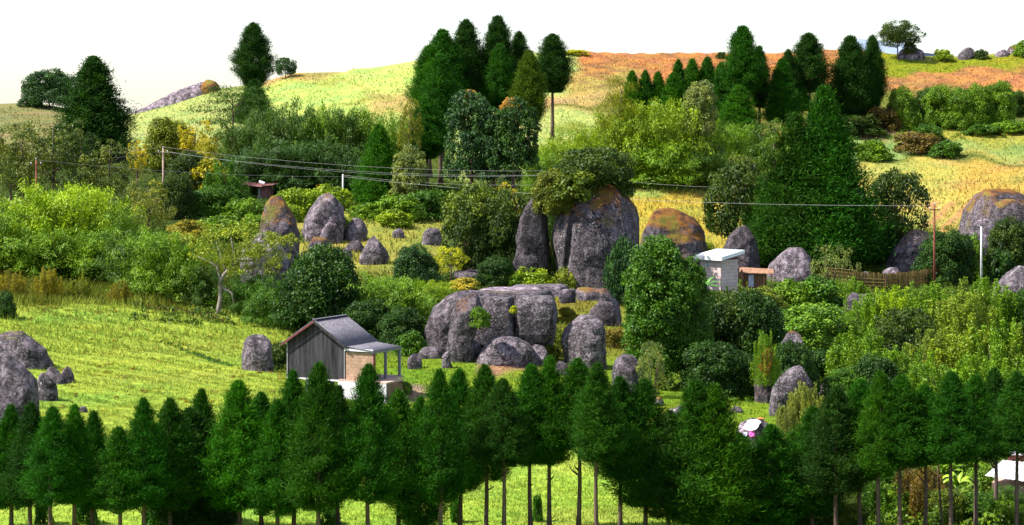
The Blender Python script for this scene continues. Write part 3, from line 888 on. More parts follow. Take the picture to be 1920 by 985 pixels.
B(dome(1055, 678, 702, 30, 3), "small dark rock low in grass below the loaf-shaped boulder", 0.1, 0.4, 0.6, group=GB)
B([(668, 1165, 1195), (680, 1152, 1204), (705, 1146, 1206), (738, 1145, 1208)], "dark split rock at the foot of the dense ivy tree", 0.2, 0.42, 0.6, group=GB)
B([(658, 830, 842), (668, 828, 845), (692, 829, 846)], "short upright stone stump in front of the outcrop's left rib", 0.05, 0.6, 0.9, depth=1.0, group=GB)
B([(655, 790, 835), (662, 782, 842), (676, 785, 842)], "thin stone ledge jutting left from the outcrop's foot", 0.15, 0.6, 0.4, depth=0.6, group=GB)
B(dome(778, 664, 692, 28, 8), "small grey stone beside bushes left of outcrop's stone ledge", 0.05, 0.55, 0.5, group=GB)
B([(548, 868, 1036), (553, 862, 1041), (580, 858, 1044), (620, 862, 1042), (660, 866, 1030)], "broad mossy body of the big outcrop behind the two cracked blocks", 0.22, 0.40, 0.6, D=174, depth=0.55, sq=6.0, flat=1.0, facets=2, group=GB, rough=0.03)
# rocks in the yellow grass
B([(371, 506, 530), (382, 499, 545), (405, 489, 556), (440, 484, 563), (480, 485, 563), (505, 488, 562)], "steep peaked boulder with orange moss, behind the crooked bare-trunked tree", 0.58, 0.42, 0.5, depth=0.9, group=GB)
B([(440, 475, 520), (455, 458, 535), (480, 452, 540), (506, 449, 540)], "pale broad boulder half hidden by the crooked tree's thin leaves", 0.05, 0.75, 0.4, depth=0.7, D=203, group=GB)
B([(367, 595, 628), (376, 584, 642), (398, 573, 646), (425, 567, 648), (450, 564, 650)], "large smooth egg-shaped grey boulder beside the white concrete pole", 0.34, 0.66, 0.4, depth=0.9, group=GB)
B([(418, 610, 628), (426, 603, 635), (440, 599, 638), (454, 599, 638)], "small pale boulder in front of the large egg-shaped boulder", 0.0, 0.85, 0.4, group=GB)
B([(411, 662, 680), (422, 652, 686), (436, 644, 687), (449, 645, 686)], "tilted grey boulder with a shaded right side in yellow grass", 0.05, 0.6, 0.6, group=GB)
B([(442, 698, 708), (452, 690, 718), (468, 681, 728), (485, 673, 731), (499, 675, 727)], "pointed triangular boulder standing in the grass above the round bushes", 0.04, 0.48, 0.8, group=GB)
B(dome(648, 467, 484, 25, 5), "fist-like little stone left of the pointed triangular boulder", 0.0, 0.6, 0.6, group=GB)
B([(454, 655, 682), (460, 645, 685), (470, 645, 680)], "dark flat slab above the little stone in yellow grass", 0.1, 0.34, 0.3, depth=0.6, group=GB)
B(dome(597, 446, 466, 42, 9), "low boulder with rust coloured growth below the small pale boulder", 0.45, 0.5, 0.5, group=GB)
B([(431, 800, 826), (440, 792, 831), (462, 790, 832)], "grey boulder in yellow grass left of the big olive tree", 0.0, 0.66, 0.5, group=GB)
B(dome(748, 430, 446, 24, 12), "small lichen-pale stone in middle of the yellow grass", 0.2, 0.6, 0.6, group=GB)
# great boulder with the tree on its back
B([(352, 1080, 1172), (362, 1072, 1184), (385, 1056, 1192), (405, 1046, 1196), (425, 1039, 1200), (448, 1036, 1206), (470, 1040, 1207), (500, 1046, 1206), (522, 1048, 1200)],
  "huge boulder with a leafy tree growing on its top", 0.55, 0.42, 0.85, depth=0.9, D=212, seg=180, sq=3.0, rough=0.035, crack=[(1071, 395), (1068, 430), (1064, 470), (1060, 505), (1052, 522)], group=GB)
B([(374, 986, 1012), (395, 980, 1030), (430, 972, 1036), (475, 963, 1034), (526, 955, 1024)], "tall dark slab leaning left of the huge tree-topped boulder", 0.18, 0.30, 0.4, depth=0.7, D=213, sq=3.2, group=GB)
B([(395, 1222, 1285), (402, 1206, 1303), (420, 1200, 1315), (445, 1200, 1321), (470, 1200, 1322)], "broad rust-orange topped boulder right of the huge boulder", 0.66, 0.46, 0.5, depth=0.8, D=232, group=GB)
B([(424, 1385, 1408), (438, 1368, 1416), (465, 1358, 1424), (508, 1355, 1428)], "dark boulder with dry leaves on top, behind the white-roofed block hut", 0.3, 0.30, 0.4, depth=0.7, D=233, group=GB)
B([(472, 1470, 1506), (478, 1458, 1517), (490, 1447, 1526), (508, 1442, 1529), (530, 1441, 1530)], "smooth dome boulder right of the little brown-roofed shack", 0.05, 0.66, 0.7, depth=0.9, group=GB)
B([(349, 1603, 1618), (365, 1597, 1626), (395, 1593, 1629), (440, 1592, 1630)], "tall narrow pale rock right beside the giant conifer", 0.05, 0.62, 0.6, depth=0.8, group=GB)
B([(439, 1702, 1740), (450, 1685, 1756), (470, 1670, 1764), (508, 1656, 1768)], "sloping mossy-topped boulder behind the woven fence", 0.34, 0.44, 0.6, depth=0.8, group=GB)
B(dome(1678, 504, 528, 50, 21), "low rounded rock just above the woven fence", 0.05, 0.6, 0.6, group=GB)
B(dome(1620, 511, 528, 34, 22), "small pinkish rock left of the woven fence", 0.1, 0.66, 0.5, group=GB)
B([(363, 1830, 1900), (371, 1812, 1932), (392, 1798, 1950), (415, 1788, 1962), (500, 1784, 1970)], "massive boulder with dark mossy crown at the hill's right side", 0.52, 0.40, 0.7, depth=0.7, D=254, group=GB)
B([(414, 1822, 1862), (428, 1812, 1874), (455, 1808, 1878), (500, 1806, 1880)], "pale rock face behind the white concrete pole on the right", 0.1, 0.72, 0.5, depth=0.8, D=240, group=GB)
B([(502, 1895, 1935), (512, 1878, 1955), (528, 1868, 1965), (560, 1865, 1970)], "rounded boulder at right edge, at fence level", 0.03, 0.52, 0.6, depth=0.9, group=GB)
B([(382, 1872, 1915), (392, 1862, 1940), (425, 1856, 1960), (500, 1852, 1965)], "dark broken block in front of the massive boulder's right half", 0.44, 0.28, 0.4, D=246, depth=0.6, sq=4.0, group=GB, rough=0.08)
# left of the field
B([(668, -20, 34), (676, -42, 50), (695, -58, 63), (735, -70, 70), (800, -76, 72)], "big smooth dome boulder with dark streaks at left edge of the field", 0.0, 0.50, 0.35, depth=0.9, rough=0.02, seg=110, group=GB)
B([(624, 14, 50), (634, -12, 72), (650, -28, 88), (686, -42, 98)], "broad cracked boulder above the smooth dome boulder", 0.22, 0.48, 0.7, depth=0.8, group=GB)
B([(700, 74, 96), (715, 68, 106), (752, 64, 110)], "rough dark rock right beside the smooth dome boulder", 0.3, 0.42, 0.6, depth=0.9, rough=0.08, group=GB)
B(dome(104, 690, 722, 36, 31), "small grey stone in the rock group at field's left", 0.15, 0.5, 0.7, group=GB)
B(dome(127, 686, 720, 24, 32), "reddish end stone of the rock group at field's left", 0.42, 0.5, 0.4, group=GB)
B([(630, 466, 500), (640, 455, 508), (664, 449, 511), (700, 455, 512)], "leaning grey boulder standing in the field left of the hut", 0.1, 0.56, 0.6, depth=0.8, group=GB)
B(dome(155, 762, 778, 18, 35), "tiny grey stone low in the field before the cypress tips", 0.0, 0.62, 0.6, group=GB)
# right of the meadow
B([(688, 1484, 1514), (696, 1466, 1524), (720, 1452, 1526), (750, 1443, 1512), (785, 1443, 1496)], "tall leaning boulder at right edge of the meadow", 0.04, 0.42, 0.7, depth=0.7, group=GB, rough=0.07)
B([(702, 1558, 1584), (712, 1545, 1594), (728, 1532, 1599), (752, 1528, 1600)], "rounded boulder behind cypress tips, right of the tall leaning boulder", 0.04, 0.46, 0.7, depth=0.9, group=GB)
B([(622, 1470, 1508), (640, 1456, 1518), (668, 1450, 1522), (706, 1448, 1524)], "brownish overgrown rock above the tall leaning boulder", 0.38, 0.46, 0.7, depth=0.8, D=158, group=GB)
B([(640, 1290, 1315), (660, 1282, 1322), (730, 1278, 1325)], "dark brown rock pillar in the shade under the trees", 0.36, 0.34, 0.3, depth=0.8, group=GB)
B([(640, 1424, 1442), (665, 1418, 1448), (758, 1413, 1452)], "green mossy rock pillar hung with plants beside the meadow", 0.62, 0.40, 0.3, depth=0.8, group=GB)
slab_rock = B([(786, 1405, 1436), (795, 1388, 1445), (812, 1382, 1446), (838, 1384, 1444)], "flat topped grey washing rock in the meadow with cloths on it", 0.0, 0.82, 0.3, depth=1.1, flat=1.0, sq=3.0, rough=0.015, group=GB)
B(dome(1381, 762, 774, 24, 41), "small brown stone in the meadow behind the washing rock", 0.3, 0.5, 0.4, group=GB)
B([(768, 1252, 1270), (773, 1244, 1278), (782, 1242, 1280)], "bright pale flat stone in the meadow between cypress tips", 0.0, 1.5, 0.0, group=GB)
B(dome(1274, 762, 775, 22, 42), "grey stone right behind the bright pale flat stone", 0.05, 0.62, 0.4, group=GB)
B(dome(1236, 746, 760, 20, 43), "orange tinged stone in the meadow near the ivy tree", 0.5, 0.55, 0.3, group=GB)
B([(556, 1590, 1630), (562, 1578, 1640), (584, 1574, 1640)], "flat brown rock showing between the bushes below the fence", 0.1, 0.58, 0.4, depth=0.8, D=205, group=GB)
B(dome(1915, 578, 602, 40, 44), "reddish rock among bushes at right edge below the fence", 0.45, 0.5, 0.3, group=GB)
B(dome(1175, 508, 526, 34, 45), "pale small rock left of the dense ivy tree", 0.05, 0.75, 0.4, group=GB)
B(dome(1440, 540, 560, 20, 46), "pale stone foot under the dome boulder near the shack", 0.0, 0.8, 0.3, group=GB)
B(dome(895, 505, 528, 110, 47), "shaded boulder under the big olive tree", 0.15, 0.42, 0.5, group=GB, D=215)
# along the ridge
B([(156, 372, 398), (166, 340, 405), (186, 300, 412), (206, 262, 420), (218, 230, 425)], "long lilac-grey bare outcrop sloping along the left ridge", 0.02, 1.0, 0.1, D=416, depth=0.35, group=GB, sink=2.0, rough=0.02)
B(dome(394, 151, 170, 36, 51), "mossy yellow knob on top of the ridge outcrop", 0.9, 0.6, 0.1, D=416, group=GB)
B([(93, 1690, 1722), (98, 1680, 1734), (108, 1676, 1738)], "pale lilac flat rock under the lone ridge tree", 0.0, 1.05, 0.1, D=417, depth=0.6, flat=0.7, group=GB)
B(dome(1812, 92, 112, 34, 52), "dark rock on the ridge right of the lone tree", 0.05, 0.36, 0.7, D=417, group=GB)
B(dome(1880, 95, 112, 32, 53), "pinkish rock on the ridge near the right edge", 0.3, 0.75, 0.3, D=417, group=GB)
B(dome(1905, 84, 104, 36, 54), "orange topped rock at far right end of the ridge", 0.6, 0.6, 0.3, D=418, group=GB)

# distant mountain beside the ridge tree, its pale haze painted into the colour
m = MB()
D_ = 1500.0
prof = [(1480, 300), (1560, 210), (1610, 140), (1634, 92), (1648, 72), (1662, 80), (1678, 68), (1698, 90), (1716, 104), (1760, 150), (1900, 280)]
vs = []; fs = []
for j, (oy, hf) in enumerate(((-260, 0.0), (-120, 0.62), (0, 1.0), (160, 0.6), (340, 0.0))):
    for i, (a, b) in enumerate(prof):
        z = PZ(b, D_); zb_ = PZ(320, D_)
        vs.append((PX(a, D_) + 22 * math.sin(i * 2.3 + j), D_ + oy, zb_ + (z - zb_) * hf))
npf = len(prof)
for j in range(4):
    for i in range(npf - 1): fs.append((j * npf + i, j * npf + i + 1, (j + 1) * npf + i + 1, (j + 1) * npf + i))
m.add(vs, fs)
mt = m.build("mountain", flat_mat("far_mountain_haze_tint", (0.20, 0.25, 0.34), 1.0, 0.0, 0.12, 0.02), None, True)
tag(mt, "pale blue far mountain behind the ridge", "mountain", kind="structure")

# ------------------------------------------------------------------ colours of the plants
CK = (0.014, 0.054, 0.008); CM = (0.017, 0.086, 0.005); CB = (0.027, 0.115, 0.005); CO = (0.050, 0.105, 0.008)
OL = (0.070, 0.108, 0.018); OLD = (0.034, 0.064, 0.013); GR = (0.040, 0.105, 0.012); GRD = (0.022, 0.060, 0.014)
BL = (0.16, 0.26, 0.010); BM = (0.085, 0.170, 0.014); BD = (0.038, 0.085, 0.014); YE = (0.32, 0.28, 0.010); LI = (0.15, 0.23, 0.016)
BLU = (0.024, 0.066, 0.026); BR = (0.10, 0.075, 0.028); PAL = (0.13, 0.17, 0.07)

# ------------------------------------------------------------------ the front row of young cypresses
GF = "front row of young cypresses"
ROW = [
 (20, 761, 950, 62, "cypress before the smooth dome boulder, leftmost of the front row"),
 (58, 757, 945, 60, "second cypress of the front row from its left end"),
 (99, 765, 942, 62, "third front-row cypress, below the rough dark rock"),
 (140, 761, 940, 60, "fourth front-row cypress, its tip left of the tiny grey stone"),
 (176, 773, 950, 58, "fifth front-row cypress, its tip right of the tiny grey stone"),
 (222, 802, 955, 66, "shortest cypress in the left part of the front row"),
 (269, 749, 945, 64, "slim cypress right of the shortest one at the row's left"),
 (319, 749, 950, 74, "cypress just left of the wide light green one"),
 (356, 768, 978, 104, "wide light green cypress with foliage almost to the ground"),
 (378, 732, 930, 56, "slim dark cypress peeping out behind the wide light green one"),
 (448, 716, 950, 92, "large cypress standing free, right of the wide light green one"),
 (490, 738, 945, 74, "cypress between the large free one and the hut's left corner"),
 (520, 752, 962, 74, "low cypress in front of the field, left of the hut"),
 (549, 697, 945, 74, "slender cypress whose tip covers the hut's left corner"),
 (598, 683, 952, 84, "cypress whose tip rises before the hut's dark gable wall"),
 (636, 726, 930, 70, "cypress directly below the left edge of the white plinth"),
 (692, 686, 935, 86, "cypress whose tip crosses the white plinth under the porch"),
 (747, 733, 940, 80, "cypress right of the white plinth with a broad blunt top"),
 (788, 748, 985, 72, "low cypress with drooping skirt right of the hut's porch"),
 (824, 695, 937, 72, "slender cypress below the thin stone ledge"),
 (861, 695, 918, 68, "cypress below the outcrop's weathered rib"),
 (909, 686, 898, 68, "cypress before the red earth at the outcrop's foot, left one"),
 (944, 712, 872, 62, "shorter cypress before the red earth at the outcrop's foot"),
 (996, 686, 868, 68, "cypress below the low pointed boulder"),
 (1030, 671, 866, 64, "tall cypress left of the one with the clear long trunk"),
 (1083, 674, 838, 76, "cypress below the loaf-shaped boulder, crown set highest on its trunk"),
 (1120, 683, 862, 66, "cypress directly right of the highest-set crown"),
 (1162, 708, 892, 74, "cypress with two thin stems, before the dark split rock"),
 (1209, 714, 945, 84, "cypress before the foot of the dense ivy tree"),
 (1256, 772, 968, 78, "short cypress below the bright pale flat stone"),
 (1303, 716, 975, 92, "big bushy cypress with a reddish tip, left of twin"),
 (1340, 723, 982, 88, "big bushy cypress left of the washing rock"),
 (1388, 815, 992, 84, "low cypress right below the washing rock, foliage near ground"),
 (1446, 798, 988, 84, "low cypress with foliage to the ground below the tall leaning boulder"),
 (1488, 812, 985, 80, "lowest top of the row's right half, below the pale shrubs"),
 (1524, 764, 962, 84, "cypress stepping up right of the lowest top"),
 (1568, 728, 920, 80, "cypress before the rounded boulder in the right half of the row"),
 (1614, 714, 895, 76, "light tipped cypress right of the rounded boulder"),
 (1650, 699, 890, 62, "narrow cypress eighth from the right end of the row"),
 (1691, 705, 872, 72, "broad topped cypress seventh from the row's right end"),
 (1734, 723, 868, 64, "shorter cypress sixth from the row's right end"),
 (1784, 699, 865, 72, "cypress fifth from the right end of the row"),
 (1830, 705, 862, 66, "cypress fourth from the right end of the row"),
 (1864, 692, 856, 58, "cypress left above the white roof's edge"),
 (1908, 699, 846, 68, "cypress in front of the white roof, last before the right edge"),
 (1956, 702, 868, 68, None),
 (-22, 765, 950, 62, None)]
for i, (px, tp, bt, w, lab) in enumerate(ROW):
    D = 95 + PR.uniform(-2.5, 2.5) + (2.5 if w < 60 else 0)
    plant('row', px, 1010, tp, w * PR.uniform(1.20, 1.40) * (0.85 if 620 < px < 760 else 1), [q * PR.uniform(0.85, 1.1) for q in [CM, CB, CM, CM, CM, CK, CM][(i * 5) % 7]], "cypress_tree",
          lab or ("outermost cypress beyond the right end of the row" if px > 1900 else "outermost cypress beyond the left end of the row"), "tree", GF, cb=bt, D=D, tr=0.125)
# second thin stem
x_, y_ = PX(1166, 96.5), 96.5
_o = trunk_mesh(5.5, 0.055, 4, 0).build("bare_sapling", M_BARK, None, True, (x_, y_, gz(x_, y_)))
tag(_o, "thin bare stem leaning beside the two-stemmed cypress", "sapling")
x_, y_ = PX(1768, 96.5), 96.5
_o = trunk_mesh(5.5, 0.06, 9, 0, lean=-0.07).build("bare_sapling", M_BARK, None, True, (x_, y_, gz(x_, y_)))
tag(_o, "thin bare stem leaning near the row's right end", "sapling")
for px, tp, w, lab in ((82, 925, 30, "little seedling cypress under the second cypress from the left"), (160, 930, 44, "seedling conifer in the grass under the row's left part"), (300, 925, 60, "bushy young seedling under the cypress left of the wide light green one"), (855, 922, 24, "sprouting twig shrub by the trunk below the rib"), (620, 950, 36, "low seedling beneath the cypress before the dark gable"), (1008, 925, 18, "sparse sprig in the sunny grass between long trunks")):
    plant('shrub', px, 985, tp, w, CB, "conifer_seedling", lab, "seedling", "seedlings under the cypress row", D=hit(px, 985))

# ------------------------------------------------------------------ conifers on the hill
GC = "dark conifers on the upper hill"
def conifer(kind, px, base, top, cb, w, col, label, D=None, tr=None, var=None):
    return plant(kind, px, base, top, w, col, "conifer_tree", label, "tree", GC, cb=cb, D=D, tr=tr, var=var)
conifer('flame', 475, 240, 44, 160, 76, CK, "lone dark conifer standing highest on the left ridge", D=352)
conifer('cone', 476, 262, 150, 232, 60, CK, "small dark conifer directly under the lone highest one")
conifer('cone', 176, 300, 108, 288, 122, CK, "black-green cone-shaped conifer on the far left slope")
conifer('cone', 158, 296, 190, 292, 90, CO, "olive conifer leaning against the black-green cone on the left")  # added olive cone paints the dark tree's sunlit left side
conifer('flame', 830, 300, 57, 215, 88, CM, "leftmost tall conifer of the central hilltop clump")
conifer('flame', 874, 290, 39, 205, 80, CK, "dark second conifer of the central hilltop clump")
conifer('flame', 933, 290, 32, 200, 80, CK, "tallest conifer in the central hilltop clump")
conifer('flame', 973, 285, 61, 205, 60, CK, "slender conifer right behind the tallest one")
conifer('flame', 938, 300, 84, 205, 60, CM, "bright green conifer in front of the tallest one")
conifer('flame', 1036, 262, 65, 172, 78, CK, "dark conifer with a long bare trunk on the bright slope")
conifer('flame', 992, 315, 96, 235, 66, CO, "lighter conifer just left of the long bare trunk")
conifer('flame', 806, 330, 86, 215, 78, CB, "bright green conifer at the clump's left flank")
conifer('flame', 826, 348, 104, 268, 78, CM, "conifer on tall legs in front of the central clump")
conifer('flame', 800, 356, 185, 296, 84, CM, "lowest rounded conifer before the central clump, over thin trunks")
conifer('cone', 710, 390, 236, 386, 74, CB, "bright green cone tree right of the white concrete pole")
conifer('flame', 1393, 285, 50, 180, 78, CM, "tall spire-tipped conifer of the right hilltop group")
conifer('cone', 1386, 300, 160, 248, 66, CB, "light green conifer tucked under the spire-tipped one")
conifer('flame', 1424, 275, 88, 200, 44, CK, "narrow dark conifer right behind the spire-tipped one")
conifer('flame', 1516, 250, 63, 172, 76, CK, "round-shouldered dark conifer in the right hilltop group")
conifer('cone', 1466, 285, 112, 228, 58, CM, "middling conifer between spire-tipped and round-shouldered ones")
conifer('flame', 1478, 255, 94, 190, 40, CK, "slim conifer behind the middling one, left of the round-shouldered")
conifer('cone', 1504, 255, 160, 208, 30, CM, "small young conifer under the round-shouldered one")
conifer('flame', 1594, 245, 69, 222, 84, CK, "broad conifer, left of the twin pair on the right hilltop")
conifer('flame', 1636, 240, 68, 200, 52, CK, "narrower conifer, right of the twin pair on the right hilltop")
conifer('flame', 1612, 240, 110, 218, 64, CM, "shorter conifer between the twin pair")
conifer('cone', 1185, 270, 134, 240, 44, CB, "small conifer at the left start of the brown field's tree line")
conifer('cone', 1210, 270, 134, 245, 44, CM, "small conifer second in the brown field's tree line")
conifer('cone', 1234, 270, 136, 245, 44, CB, "small conifer third in the brown field's tree line")
conifer('cone', 1262, 275, 138, 250, 58, CB, "rounded light conifer fourth in the brown field's tree line")
conifer('cone', 1272, 255, 114, 240, 46, CM, "taller conifer behind the rounded light one")
conifer('cone', 1298, 250, 112, 240, 52, CB, "conifer fifth in the brown field's tree line")
conifer('cone', 1326, 250, 109, 240, 56, CM, "conifer at the right end of the brown field's tree line")
conifer('cone', 1352, 270, 120, 250, 54, CM, "conifer between the tree line and spire-tipped one")
conifer('giant', 1546, 496, 166, 488, 190, CM, "giant conifer, tallest tree of the middle slope", D=241, tr=0.4, var=0)
conifer('giant', 1490, 498, 216, 488, 168, (0.020, 0.072, 0.007), "giant conifer's broad left neighbour reaching to the ground", D=240, tr=0.4, var=1)
conifer('cone', 1556, 505, 330, 494, 108, CM, "lower dense conifer at the giant's right foot", D=238)
conifer('cone', 1452, 498, 330, 492, 84, CM, "light green conifer at the broad left neighbour's foot", D=239)
conifer('loose', 1452, 470, 222, 330, 84, CO, "olive brown bushy conifer top left of the giant", D=240)

# ------------------------------------------------------------------ broad trees and shrubs on the upper slopes
def tree(kind, px, base, top, cb, w, col, label, group=None, **k): return plant(kind, px, base, top, w, col, k.pop('name', "broadleaf_tree"), label, "tree", group, cb=cb, **k)
def bush(kind, px, base, top, w, col, label, group=None, **k): return plant(kind, px, base, top, w, col, k.pop('name', "shrub"), label, k.pop('cat', "shrub"), group, **k)
GT = "trees on the slope"; GS = "shrubs on the slope"; GBM = "bamboo clumps"
def bamboo(px, base, top, w, col, label, **k): return plant('bamboo', px, base, top, w, col, "bamboo_clump", label, "bamboo", GBM, **k)
tree('broad', 92, 212, 130, 196, 96, BLU, "rounded blue-green tree on the far left ridge", GT, D=414)
bush('shrub', 58, 205, 178, 44, BLU, "low dark shrub at left foot of rounded ridge tree", GS, D=412)
tree('crown', 535, 150, 108, 140, 38, BLU, "small round dark tree on the ridge right of lone conifer", GT, D=415)
tree('tiers', 436, 290, 160, 232, 150, GRD, "flat-layered dark pine under the lone highest conifer", GT, D=318)
tree('crown', 1684, 108, 39, 86, 68, OLD, "lone spreading tree on the right ridge", GT, D=416)
tree('crown', 1706, 110, 78, 100, 24, OLD, "low side limb tree right of the lone ridge tree", GT, D=416)
tree('gloss', 884, 370, 172, 330, 96, BLU, "dark glossy-leaved tree below the central conifers, left one", GT, D=270)
tree('gloss', 928, 372, 205, 335, 80, BLU, "dark glossy-leaved tree in the middle of the three glossy ones", GT, D=268)
tree('gloss', 966, 372, 184, 318, 84, GRD, "dark glossy-leaved tree next to the lighter conifer", GT, D=266)
bush('gloss', 884, 215, 168, 34, (0.28, 0.17, 0.04), "rusty new growth shrub atop the left glossy tree", GS, D=276, z0=PZ(215, 276))
bush('gloss', 958, 225, 182, 44, (0.30, 0.18, 0.05), "rusty new growth shrub atop the right glossy tree", GS, D=272, z0=PZ(225, 272))
tree('gloss', 766, 385, 272, 370, 64, PAL, "silvery glinting shrub tree left of the thin trunks", GT, D=262)
tree('loose', 768, 380, 185, 300, 44, (0.13, 0.15, 0.02), "yellowish thin tree along the left side of central conifers", GT, D=272)
tree('gloss', 1310, 300, 152, 250, 66, PAL, "pale glinting glossy tree among the bright bamboo", GT, D=302)
tree('tiers', 1164, 330, 143, 270, 76, (0.10, 0.13, 0.012), "yellow-green layered pine left of the bright bamboo", GT, D=300)
for i, (px, b_, t_, w, c, lab) in enumerate([
    (1160, 340, 205, 90, (0.13, 0.21, 0.012), "bright bamboo at left start of the central thicket"), (1210, 345, 190, 110, (0.13, 0.21, 0.012), "tall bright bamboo in the central thicket's left half"),
    (1262, 345, 186, 110, (0.13, 0.21, 0.012), "tallest bright bamboo of the central thicket"), (1316, 340, 215, 100, BM, "mid green bamboo beneath the pale glinting tree"),
    (1366, 330, 230, 90, BM, "bamboo below the light green tucked conifer"), (1405, 310, 228, 80, BD, "dark bamboo at right end of the central thicket"),
    (1235, 352, 262, 120, BM, "lower front bamboo of the central thicket"), (1300, 350, 268, 100, BD, "dark lower front bamboo near the grassy bank"),
    (1040, 360, 262, 90, (0.13, 0.21, 0.012), "yellow-lime bamboo left of the tree-topped boulder's tree"), (1085, 350, 240, 80, (0.13, 0.21, 0.012), "lime bamboo behind the tree-topped boulder"),
    (1125, 345, 245, 80, LI, "pale lime bamboo right behind the boulder's tree"), (1010, 370, 280, 70, BM, "green bamboo at the foot of the long bare trunk")]):
    bamboo(px, b_, t_, w, c, lab)
# dark hedge of bamboo along the left middle
for i, (px, b_, t_, w, c, lab) in enumerate([
    (452, 345, 222, 90, BD, "dark bamboo at left end of the long dark hedge"), (505, 350, 205, 90, BD, "dark bamboo second in the long dark hedge"),
    (552, 350, 186, 90, BD, "highest dark bamboo in the long dark hedge"), (600, 350, 196, 90, BM, "lighter bamboo in the middle of the long dark hedge"),
    (648, 350, 200, 90, BD, "dark bamboo right of the hedge's middle"), (690, 350, 205, 90, BM, "bamboo behind the bright green cone tree"),
    (738, 355, 215, 70, BM, "bamboo at right end of the long dark hedge"), (480, 362, 270, 100, GRD, "low dark bamboo in front of the hedge's left"),
    (560, 362, 260, 110, GRD, "low dark bamboo in front of the hedge's middle"), (635, 364, 268, 100, GRD, "low dark bamboo in front of the hedge's right")]):
    bamboo(px, b_, t_, w, c, lab)
# yellow flowering and mixed shrubs on the left
tree('loose', 366, 345, 222, 300, 62, YE, "yellow-flowered tree right of the left power pole, upper one", GT, D=290)
tree('loose', 392, 350, 255, 312, 56, (0.28, 0.27, 0.012), "yellow-green tree right beside the yellow-flowered one", GT, D=286)
tree('loose', 258, 350, 262, 322, 40, YE, "yellow-flowered tree left of the left power pole", GT, D=284)
bush('broad', 318, 340, 222, 90, (0.10, 0.13, 0.012), "olive shrub above the left power pole", GS, D=300)
bush('broad', 350, 370, 285, 80, OLD, "dark shrub behind the left power pole", GS)
bush('shrub', 395, 355, 298, 74, (0.25, 0.24, 0.01), "yellowish shrub under the yellow-green tree", GS, D=272)
bush('plume', 420, 400, 300, 80, GR, "leafy green shrub left of the ruined shed", GS)
bush('broad', 405, 405, 345, 100, GR, "round green shrub below and left of the ruined shed", GS)
bush('broad', 330, 410, 325, 70, OLD, "brownish shrub between the pole and the slender olive tree", GS)
bush('shrub', 455, 412, 372, 70, BM, "fresh green shrub in front of the ruined shed", GS)
bush('shrub', 560, 405, 352, 70, LI, "bright bush behind the egg-shaped boulder, left of it", GS)
bush('shrub', 610, 395, 345, 80, LI, "bright bush directly behind the egg-shaped boulder", GS)
bush('broad', 480, 310, 235, 80, GR, "green shrub beneath the small dark ridge conifer", GS)
# loose grey-olive trees, far left
tree('loose', 42, 400, 232, 345, 104, (0.085, 0.115, 0.03), "leftmost thin grey-olive tree on the left slope", GT)
tree('loose', 100, 402, 218, 350, 110, (0.085, 0.115, 0.03), "taller thin grey-olive tree second from the left", GT)
tree('loose', 152, 400, 245, 350, 90, OLD, "dark thin grey-olive tree below the black-green cone conifer", GT)
tree('loose', 205, 402, 262, 360, 100, (0.085, 0.115, 0.03), "thin grey-olive tree left of the yellow flowers", GT)
tree('loose', 20, 398, 285, 360, 70, (0.10, 0.15, 0.03), "low light thin tree at the left edge", GT)
bush('plume', 12, 300, 262, 60, BR, "brown dry shrub on the far left hillside", GS)
tree('loose', 278, 435, 335, 425, 76, (0.16, 0.18, 0.035), "slender pale olive tree below the left power pole", GT)
# bright bamboo, left
for px, b_, t_, w, c, lab in [
    (-20, 515, 385, 120, BM, "bamboo cut by the left edge"), (40, 512, 368, 130, BL, "bright lime bamboo near the left edge"),
    (108, 512, 342, 150, BL, "largest bright lime bamboo on the left"), (175, 515, 352, 120, BL, "bright lime bamboo right of the largest one"),
    (215, 520, 385, 90, BM, "green bamboo at right end of the left lime clumps"), (245, 545, 425, 90, BD, "dark green bamboo sloping down behind the left field"),
    (295, 560, 428, 110, BM, "mid green bamboo with feathered top above the left field"), (345, 568, 455, 100, BM, "bamboo left of the crooked bare-trunked tree"),
    (376, 575, 490, 70, BD, "dark bamboo at the crooked trunk's left foot"), (60, 520, 420, 120, BM, "lower front bamboo beneath the bright lime ones"),
    (160, 525, 425, 120, BM, "lower front bamboo behind the tall olive reeds"), (468, 592, 512, 90, GR, "shaded bamboo right of the crooked trunk"),
    (510, 612, 520, 90, GR, "shaded bamboo left of the round dark bush"), (235, 530, 455, 90, BD, "shaded low bamboo above the reeds")]:
    bamboo(px, b_, t_, w, c, lab)
# crooked tree
x_, y_ = PX(410, hit(410, 592)), hit(410, 592)
cr = empty("crooked_tree", (x_, y_, gz(x_, y_)))
tag(cr, "crooked bare-trunked tree with thin yellow-green leaves at field's upper edge", "tree", GT)
k_ = F / y_
def q_(px, py, dy=0): return ((px - 960) / k_ - x_, dy, PZ(py, y_) - gz(x_, y_))
m = MB()
m.tube([q_(408, 600), q_(411, 575), q_(414, 555), q_(413, 530), q_(420, 515), q_(432, 503), q_(446, 490), q_(462, 470)], [0.30, 0.24, 0.2, 0.18, 0.17, 0.14, 0.10, 0.04], 8)
m.build("trunk", M_BARKP, cr, True)
for pts in ([q_(414, 528), q_(405, 500, .5), q_(385, 490, 1), q_(365, 482, 1.2)], [q_(432, 503), q_(440, 470, -.6), q_(436, 445, -1)], [q_(424, 511), q_(412, 480, .8), q_(402, 455, 1.2)], [q_(446, 490), q_(480, 488, .5), q_(505, 470, .8), q_(520, 455, 1)], [q_(418, 540), q_(436, 548, -.6), q_(442, 575, -.8)]):
    MB().tube(pts, [0.12, 0.09, 0.06, 0.03][:len(pts)], 6).build("limb", M_BARKP, cr, True)
